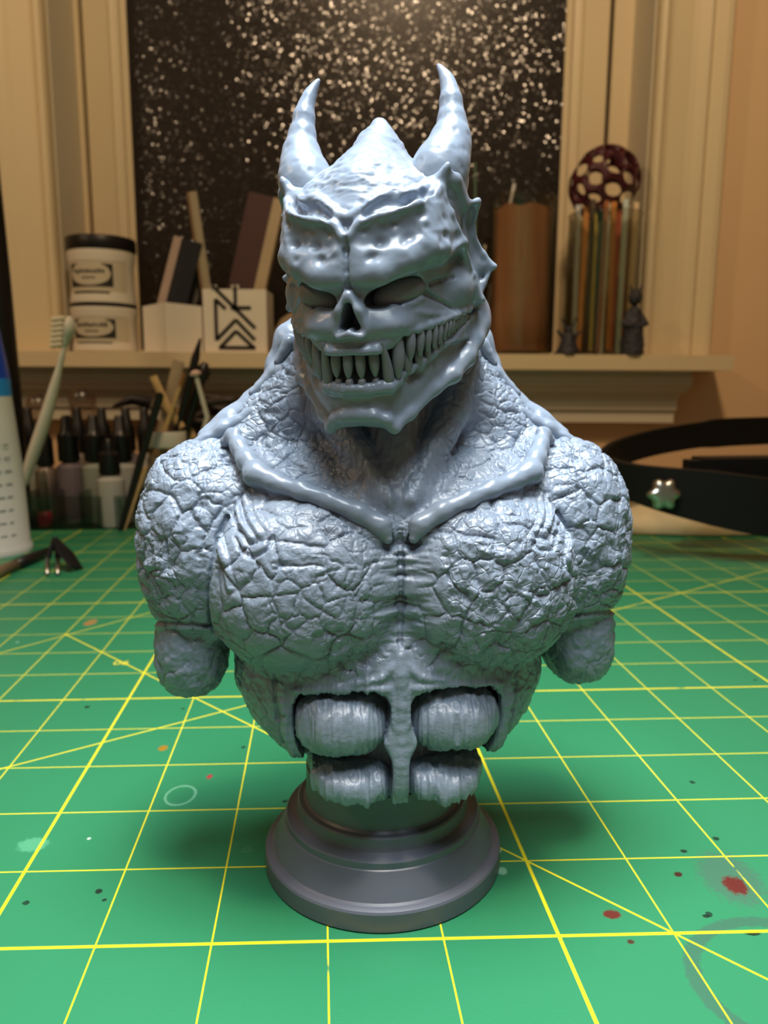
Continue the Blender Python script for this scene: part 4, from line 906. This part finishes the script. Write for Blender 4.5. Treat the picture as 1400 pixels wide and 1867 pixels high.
def plates2(F_):
    F_.line([(19.5, -4, 63.5), (25.2, -3, 59.4), (31.2, -2, 54.9)], [3.4, 2.7, 1.0], 1)
    F_.line([(22, -1, 58.8), (26, 1, 55.4), (30, 0.6, 53.4)], [1.4, 1.3, .9], 1.2)
def plates3(F_):
    F_.line([(23, -6, 56), (30, -5, 52.6), (37, -3, 48), (42, -1, 44.8)], [4.2, 3.8, 3, 2], 1.5)
    F_.line([(24, 1.5, 53), (31, 1.6, 50), (38, 2, 46.4), (44, 2.2, 42.4)], [1.2, 1.4, 1.6, 1.7], 1.5)
for fn in (plates1, plates2, plates3):
    blob('neck_plate', fn, ((10, 50), (-18, 8), (34, 80)), 0.4, AB, CB, RESIN, lambda c_: 0.25*fbm(c_*0.3, 3, 8))

# ---------------------------------------------------------------- head
LZ = [(-4, -5.2), (0, -5.0), (6, -5.6), (13, -6.6), (18, -7.6), (20.8, -8.0), (21.8, -10.2), (22.8, -11.3), (24.3, -11.4)]      # upper gum height along the jaw by forward position
UZ = [(-4, -5.6), (2, -7.6), (8, -9.8), (12.5, -12.0), (17.5, -14.6), (21.5, -16.7), (24.2, -17.7)]
def ufront(x, up=True):
    if not up: return -3.5+27.4*np.maximum(0, 1-(np.abs(x)/19.3)**1.66)**(1/1.66)
    return ufr(x)
def ufr(x):            # jaw arc: forward position at side distance x
    return -3.5+28*np.maximum(0, 1-(np.abs(x)/19.6)**1.9)**(1/1.9)
def build_head(h):
    H = Field(27, (-24, 30), (-31, 37), h)
    za = [-12, -5, 0, 5, 10, 15, 20, 25]; aa = [19.2, 18.9, 17.6, 17.2, 17.4, 16.4, 14.5, 11]; fb = [28, 27.8, 26.8, 26.6, 25.4, 23.6, 18, 9]; pw = [1.9, 1.95, 2.1, 2.5, 2.9, 2.9, 2.6, 2.2]
    def loft(x, f, z, ins=0.0, p=None):
        p = np.interp(z, za, pw) if p is None else p; a = np.interp(z, za, aa)-ins; b = np.interp(z, za, fb)-ins
        X, Y = np.abs(x)/a, np.abs(f+3.5)/b; n = (X**p+Y**p)**(1/p)+1e-6
        g = np.sqrt((X**(p-1)/a)**2+(Y**(p-1)/b)**2)/n**(p-1)+1e-6
        return (n-1)/g
    H.add(lambda x, f, z: np.maximum(loft(x, f, z), np.maximum(-11-z, z-21)), (-1, -24, -12), (22, 30, 23), 1.2)
    H.ell((0, 0, 10), (15, 19, 16.5), 4)                                      # skull dome
    H.rc((0, -5, 31.4), (0, -4, 25), 1.6, 4.6, 2.5); H.rc((0, -4, 26), (0, -2, 17), 4.2, 12, 3)                              # crest
    H.rc((0, -2, 26), (0, 12, 18), 4, 5, 4)
    # raised brow plates
    low = poly2([(0, 9), (1.7, 11.4), (3.5, 12.6), (9.2, 13.6), (12.4, 15.4), (15.6, 17.2), (17, 12), (18.8, 8), (15.6, 4), (0, 2)])
    up = poly2([(0, 13), (3.2, 14.6), (7.4, 17.3), (10.3, 17), (13.1, 19), (16.6, 21.6), (19, 15), (20, 8), (0, 2)])
    for pl, th in ((up, 0.5), (low, 1.3)):
        H.add(lambda x, f, z: np.maximum(np.maximum(loft(x, f, z, -th), pl(x, z)+0*f), 1-f), (-1, 0, 2), (24, 32, 24), 0.5)
    H.ridge([(0, 8.6), (1.7, 11), (3.6, 12.4), (9.2, 13.2), (12.4, 15.0), (14.6, 16.4)], [0.7, 0.8, 0.85, 0.8, 0.8, 0.5], 0.7, -0.15)
    H.rc((13.4, 13.2, 13.4), (15.4, 12.0, 17.8), 2.0, 0.3, 1.2); H.rc((11, 15.6, 14), (15.2, 12.2, 17.2), 0.7, 0.4, 0.8)
    H.line([(15.2, 11, 17), (16.6, 9.6, 13), (18.6, 7.6, 8), (15.8, 13.6, 5.4)], [0.5, 0.8, 0.6, 0.9], 1.1)
    H.rc((16, 8, 8.8), (18.9, 7.2, 7.8), 1.9, 0.3, 1)
    H.ridge([(0, 12.8), (3.2, 14.4), (7.2, 16.9), (10.3, 16.6), (13.1, 18.4), (15.2, 20.2)], [0.8, 0.9, 0.9, 0.85, 0.8, 0.5], 0.8, -0.1)
    H.rc((13.6, 9.5, 16.5), (16.6, 9.7, 21.7), 2.6, 0.35, 1.5)
    H.line([(16.4, 9.6, 21), (17.2, 7.5, 19), (18.2, 3.5, 15), (20.4, 0, 15.3)], [0.5, 1.0, 1.0, 0.4], 1.4)
    # side frill with spikes
    H.ell((9.5, -5, 5), (10.4, 11, 14), 2); H.ell((11, -6, 0), (9.6, 8, 9), 2); H.ell((15.6, 2, -0.6), (4.6, 8, 5.4), 2)
    H.rc((15, -4, 12), (20.9, -0.5, 15.6), 4.5, 0.35, 1.8)
    H.rc((15.5, -6, 4), (23.4, -4, 2.7), 6.5, 0.35, 1.6)
    H.rc((15.5, -1, -0.5), (21.2, 0.6, -3.6), 4.9, 0.5, 1.3)
    H.line([(20.6, -0.5, 15), (19.2, -2, 9), (21, -3.5, 5.4), (23.2, -4, 2.8), (21, -3, -0.6), (20.2, -1, -4)], [0.4, .6, .6, .4, .6, .5], 0.9)
    H.line([(18.4, 6.6, 7), (19.4, 2, 1), (21, 0.6, -3.2)], [0.9, 0.7, 0.6], 1.4)
    # brows
    H.line([(1.9, 21.9, 2.6), (5.4, 21.6, 3.0), (9.6, 19.4, 5.3), (13.2, 16.2, 7.1), (15.5, 13.6, 7.0)], [2.6, 3.1, 3.0, 2.6, 1.9], 1.0)
    H.rc((1.9, 22.4, 7), (2.2, 22.3, 3), 1.4, 2.2, 1.6)
    H.ridge([(3.4, 9.2), (7.5, 10.2), (12.4, 11.6)], [1.2, 2.0, 2.2], 1.8, 1.95, neg=True)
    H.ridge([(3.4, 13.3), (6.6, 15.2), (10.4, 15.2), (13.6, 16.9)], [0.5, 0.9, 1.0, 0.7], 0.9, 0.62, neg=True)
    for q_, r_ in (((3.6, 10.6), .7), ((6.4, 8.6), .8), ((8.8, 11.6), .7), ((11.4, 9.4), .9), ((13.4, 13), .8), ((5, 6.2), .8)):
        p3 = H.snap([q_], 0.95)[0]; H.ell(p3, (r_*1.5, 1.1, r_), 0.9, neg=True, tilt=0.4)
    # eye sockets below the brow
    H.ell((8.1, 20.6, -0.6), (6.1, 6.6, 2.3), 0.6, p=2.4, neg=True, tilt=0.27, yaw=-0.42)
    H.ridge([(8.4, -2.4), (9, -4.4)], [0.5, 0.15], 0.3, 0.1, neg=True)
    H.ridge([(3.0, -2.4), (5.4, -3.0), (8.2, -3.1), (10.6, -2.8), (12.4, -1.8)], 0.35, 0.5, 0)
    H.ridge([(12.6, -1), (15.0, -3.0), (16.6, -4.6)], [0.7, 0.45, 0.15], 0.4, 0.1, neg=True)
    H.ridge([(13.4, 0.6), (15.4, 1.2), (17.0, 1.4)], [0.6, 0.4, .2], 0.4, 0.1, neg=True)
    H.ridge([(11, -4.2), (14, -5.0), (16.2, -5.4)], 0.4, 0.6, -.1)
    # cheekbone and muzzle
    H.ell((4.6, 19, -6.2), (6, 5.4, 3.2), 2.0)
    H.line([(0, 24.2, -0.6), (1.5, 24.2, -3.2), (2.9, 23.7, -6.4)], [1.2, 1.2, 1.1], 0.9)
    H.line([(0, 25.2, -7.2), (2.0, 24.9, -7.9), (3.1, 23.9, -7.0)], [0.9, 0.7, 0.7], 0.6)
    H.line([(0, 23.9, -10.4), (2.5, 23.9, -10.7), (4.6, 23.4, -10.5), (6.2, 22.2, -9.3), (7.6, 20.9, -7.8)], [1.0, 1.0, 1.0, .9, .6], 0.8)
    H.line([(0.9, 25.3, -9.2), (3.6, 24.8, -8.9)], [0.8, 0.6], 0.5, neg=True)
    nose = poly2([(-0.1, -1.8), (0.5, -1.9), (1.9, -6.2), (0.9, -6.6), (0.3, -6.1), (-0.1, -6.0)])
    H.cut(lambda x, f, z: np.maximum(nose(x, z)-0.15+0*f, 16-f), (-1, 16, -8), (4, 30, 0), 0.5)
    # mouth slot behind the teeth
    fz = [a for a, b in LZ]; zu = [b for a, b in LZ]; fl = [a for a, b in UZ]; zl = [b for a, b in UZ]
    # lower jaw
    fj = [-8, -4, 0, 4, 10, 14, 19, 21, 22.5, 24.5]; zj = [-9.5, -10, -12.2, -15, -18, -20, -24.4, -26.2, -25.4, -24]
    def jaw(x, f, z):
        ins = 0.5+0.06*np.maximum(-17-z, 0)
        lo = np.interp(f, fj, zj)+np.where(f > 15, np.clip((6.4-x)/6.4, 0, 1)**0.8*0.7, 0)
        return np.maximum(np.maximum(loft(x, f, z*0-8, ins, 1.66), z-np.interp(f, fl, zl)-0.2), np.maximum(lo-z, -10-f))
    H.add(jaw, (-1, -12, -29), (22, 28, -4), 1.0)
    H.ell((0, 27.2, -20.6), (7, 3.9, 2.2), 1.4, neg=True); H.ell((0, 27.0, -26.4), (6.2, 4.4, 2.5), 0.8, neg=True)
    H.line([(0, 22.9, -22.9), (3.0, 22.6, -23.1), (5.4, 21.6, -24.1), (6.6, 20.9, -26.0)], [1.1, 1.1, 1.2, 0.9], 0.9)
    H.line([(6.6, 20.9, -25.8), (9.0, 17.6, -23.8), (12.9, 12.4, -19.8), (16.2, 8.4, -17.6), (18.2, 3, -14.8), (19.6, -1, -11.6), (20.3, -5, -9)], [0.9, 1.0, 1.2, 1.5, 1.7, 1.6, 1.6], 1.4)
    H.ell((12.2, 18.6, -17.6), (4.5, 2.2, 1.5), 1.2, neg=True, tilt=-0.5, yaw=0.8)
    H.ell((17.5, -8, -8), (4.5, 8, 6), 2)                                      # jaw hinge
    H.cut(lambda x, f, z: np.maximum(np.maximum(z-np.interp(f, fz, zu), np.interp(f, fl, zl)-z), -loft(x, f, z*0-8, 3.1, 1.8)), (-1, -2, -19), (22, 30, -4), 0.5)
    H.line([(0, 23.4, -18), (2.4, 23.2, -18.1), (4.4, 22.5, -17.9), (6.3, 21.5, -17.7), (8, 20.2, -16.9)], [0.9, 0.9, 0.85, 1.15, 0.7], 0.6)
    # scalloped gums
    xs = np.concatenate([np.arange(0.0, 17.2, 0.9), np.arange(17.2, 19.5, 0.35)])
    for kk, (tf, tz, sg) in enumerate(((fz, zu, 1), (fl, zl, -1))):
        for i, xx in enumerate(xs[:-1]):
            up_ = kk == 0; g_ = 0.45 if up_ else 0.1; fa, fb2 = float(ufront(xx, up_))-g_, float(ufront(xs[i+1], up_))-g_
            if xx < 6.5 and kk == 0: continue
            ra = 0.46+0.28*(i % 2); rb = 0.46+0.28*((i+1) % 2)
            H.rc((xx-0.2, fa, np.interp(fa, tf, tz)+sg*0.15), (xs[i+1]-0.2, fb2, np.interp(fb2, tf, tz)+sg*0.15), ra, rb, 0.6)
    H.ridge([(0, 9.4), (0, 5), (0, 0.8)], 0.42, 0.4, 0.1, neg=True)
    # horn sockets
    H.rc((12.2, 3.5, 15), (13.6, 3, 19.5), 6, 5.8, 1.6)
    co, q = H.mesh(); n = vnormals(co, q)
    if (n*(co-np.array([0, 0, 0]))).sum() < 0: q = q[:, ::-1]; n = -n
    x, f, z = co.T; ax = np.abs(x)
    crown = sst(15, 19, z)*(1-sst(11, 14, ax))
    d = crown*(0.24*fbm(co*np.array([.25, .5, .8]), 4, 3))
    plate = sst(4, 7, z)*sst(8, 12, f)
    a, b = vor(co/3.2, 11); d -= plate*0.38*np.exp(-(a/0.28)**2)
    side = sst(15, 17, ax)*sst(-4, 0, z)
    a, b = vor(co/4.0, 12); d -= side*0.30*np.exp(-(a/0.25)**2)
    d += 0.05*fbm(co*0.6, 2, 15)
    return co+n*d[:, None], q
co, q = build_head(0.30)
sculpt('head', co, q, AH, CH, RESIN, bust)

def horn(F_):
    pts = smoothline([(12.6, 4.2, 17.5), (13.8, 3.6, 21), (15.2, 1.2, 25), (15.7, -0.6, 28.6), (15.5, -1.8, 31.8), (15.2, -3, 35.2), (14.3, -4.3, 38.4), (12.5, -5.4, 41.3)], 9)
    n_ = len(pts)
    rr = np.interp(np.arange(n_)/(n_-1)*7, range(8), [5.9, 5.5, 4.4, 3.15, 2.35, 1.9, 1.35, 0.3])
    steps = [1.4, 2.6, 3.8, 4.8]
    for i in range(n_):
        t = i/(n_-1)*7
        for s_ in steps:
            if t < s_: rr[i] += 0.0
            dt = t-s_; rr[i] += 0.30*math.exp(dt/0.4) if dt <= 0 else 0.30*math.exp(-(dt/0.08)**2)
    F_.line([tuple(p) for p in pts], list(rr), 0.25)
def hornd(c_):
    a, b = vor(c_/3.0, 5); return -0.2*np.exp(-(a/0.26)**2)*(1-sst(28, 34, c_[:, 2]))+0.04*fbm(c_*.7, 2, 4)
blob('horn', horn, ((3, 24), (-10, 13), (9, 44)), 0.28, AH, CH, RESIN, hornd)
def eyeb(F_): F_.ell((7.9, 16.9, -0.7), (5.3, 3.2, 2.9), 0.2, tilt=0.27, yaw=-0.42)
blob('eye', eyeb, ((1, 16), (8, 22), (-8, 5)), 0.25, AH, CH, RESIN_TOOTH)

def tooth(x, f, z0, z1, r, lean=(0, 0), nrm=(0, 1), par=None, squash=1.0, blunt=False, fang=False):
    """pointed tooth rooted at z0 with its tip at z1, head coordinates"""
    bm = bmesh.new(); rings = []; N = 10
    prof = [(0.0, .7), (.12, .85), (.32, 1.0), (.52, 1.0), (.7, .86), (.85, .62), (.94, .38), (.985, .2)] if not blunt else [(0, .8), (.3, 1), (.6, 1), (.85, .8), (.97, .4)]
    if fang: prof = [(0, .95), (.18, 1), (.36, .95), (.55, .8), (.73, .58), (.88, .34), (.97, .14)]
    for t, k in prof:
        ox = lean[0]*t*t; of = lean[1]*t*t+0.25*math.sin(t*2.4)
        rings.append([(x+ox+r*k*math.cos(a)*1.0, f+of+r*k*squash*math.sin(a), z0+(z1-z0)*t) for a in [2*math.pi*i/N for i in range(N)]])
    pts = np.array(rings).reshape(-1, 3); tip = np.array([[x+lean[0], f+lean[1]+0.15, z1]]); top = np.array([[x, f, z0]])
    W = to_world(np.concatenate([pts, tip, top]), AH, CH)
    vs = [bm.verts.new(p) for p in W]
    for i in range(len(prof)-1):
        for k in range(N): bm.faces.new((vs[i*N+k], vs[i*N+(k+1) % N], vs[(i+1)*N+(k+1) % N], vs[(i+1)*N+k]))
    L = (len(prof)-1)*N
    for k in range(N): bm.faces.new((vs[L+k], vs[L+(k+1) % N], vs[-2])); bm.faces.new((vs[(k+1) % N], vs[k], vs[-1]))
    return link('tooth', bm_mesh(bm, 'tooth'), RESIN_TOOTH, bust)
for s_ in (1, -1):
    for x, r, zt in ((1.2, 1.05, -16.0), (3.75, 1.08, -15.7)): tooth(s_*x, float(ufront(x))-1.3, -9.9, zt, r, (s_*0.1, 0))
    for x in (1.25, 3.7): tooth(s_*x, float(ufront(x, False))-0.8, -17.9, -15.6, 0.85, blunt=True)
    tooth(s_*6.1, float(ufront(6.1, False))-0.1, -17.5, -8.7, 1.15, (s_*-0.3, 2.5), fang=True)                      # fangs rising from below
    sx = 8.1; k = 0
    while sx < 18.6:
        fx = float(ufront(sx))-1.35; zu_ = np.interp(fx+1, [a for a, b in LZ], [b for a, b in LZ]); zl_ = np.interp(fx+1, [a for a, b in UZ], [b for a, b in UZ])
        gap = zu_-zl_; r = [1.25, 1.05, .9, .8, .75, .7, .65, .6, .55, .5, .45, .4, .4, .4, .4, .4][k]
        tooth(s_*sx, fx+0.3, zu_+0.5, zl_+gap*(0.02 if k == 0 else 0.3), r, (s_*-0.35, 0.1))
        slope = abs(float(ufront(sx+0.1)-ufront(sx-0.1)))/0.2; stp = (r*2.05)/math.sqrt(1+slope*slope)
        xm = sx+stp*0.5; fm = float(ufront(min(xm, 19.2), False))-0.5
        zu2 = np.interp(fm+1, [a for a, b in LZ], [b for a, b in LZ]); zl2 = np.interp(fm+1, [a for a, b in UZ], [b for a, b in UZ])
        tooth(s_*xm, fm+0.1, zl2-0.4, zl2+(zu2-zl2)*0.7, r*0.86, (s_*0.2, 0.1))
        sx += stp; k += 1

# ---------------------------------------------------------------- pedestal
bm = bmesh.new()
prof = [(0, 0), (28.8, 0), (29.2, 0.4), (29.2, 4.5), (28.9, 5.0), (28.2, 5.3), (27.6, 5.4), (27.1, 5.8), (24.9, 10.2), (24.2, 11.4), (23.9, 11.6), (23.9, 13.1), (23.6, 13.5), (22.2, 13.6), (21.2, 14.0), (20.9, 14.7), (20.8, 16.7), (20.5, 17.1),
        (19.4, 17.2), (18.9, 17.7), (18.7, 19), (18.5, 25.6), (18.0, 25.8), (18.0, 26.2), (18.3, 26.4), (18.1, 31.5), (16, 33.5), (0, 34)]
add_lathe(bm, prof, c=(0.7, 0, 0), n=96); fin(bm, 'pedestal', RESIN_BASE, bust, smooth=True, angle=24)['label'] = 'dark grey stepped round pedestal'

# ---------------------------------------------------------------- two small dark figurines on the sill
FIG = mat('dark_resin', (44, 44, 52), 0.6)
def figure(u0, u1, vt, y, label, horned):
    x0, x1 = wx(u0, 600, y), wx(u1, 600, y); h = wz(u0, vt, y)-zs; w_ = x1-x0; t = sill_root('figurine', (u0+u1)/2, y, label, 'figurine', 'small dark figurines on the sill')
    F_ = Field(w_*.6, (-w_*.5, w_*.5), (-1, h+2), 0.7)
    if horned:
        F_.rc((0, 0, 2), (0, 0, h*.45), w_*.42, w_*.24, 2); F_.rc((0, 0, h*.45), (0, w_*.08, h*.66), w_*.16, w_*.13, 2)
        F_.rc((w_*.08, 0, h*.7), (w_*.30, 0, h*.98), 1.7, .7, 1); F_.rc((w_*.2, 0, h*.45), (w_*.46, w_*.1, h*.62), 2.4, 1.2, 1.5); F_.rc((w_*.2, 0, h*.2), (w_*.48, 0, h*.02), 3, 2, 2)
    else:
        F_.rc((0, 0, 2), (0, 0, h*.42), w_*.44, w_*.34, 3); F_.rc((0, 0, h*.42), (0, 0, h*.62), w_*.3, w_*.22, 3); F_.ell((0, w_*.02, h*.82), (w_*.25, w_*.25, h*.11), 1.5)
        F_.rc((w_*.12, 0, h*.9), (w_*.2, 0, h*.99), 1.8, .8, 1); F_.rc((w_*.2, 0, h*.6), (w_*.40, w_*.14, h*.45), 3, 2.4, 2); F_.rc((w_*.4, w_*.14, h*.45), (w_*.2, w_*.34, h*.42), 2.4, 2.0, 1.5)
    co, q = F_.mesh(); co = co+vnormals(co, q)*(0.5*fbm(co*0.3, 3, 7))[:, None]; co[:, 2] = np.maximum(co[:, 2], 0)
    W_ = np.stack([co[:, 0], -co[:, 1], co[:, 2]], 1)*S
    link('figure', np_mesh('figure', W_, q[:, ::-1]), FIG, t)
figure(1130, 1179, 520, 603, 'taller dark grey figurine of a standing robed shape at the right end of the sill', False)
figure(1014, 1060, 578, 603, 'shorter dark grey horned figurine crouching before the jar of sticks', True)
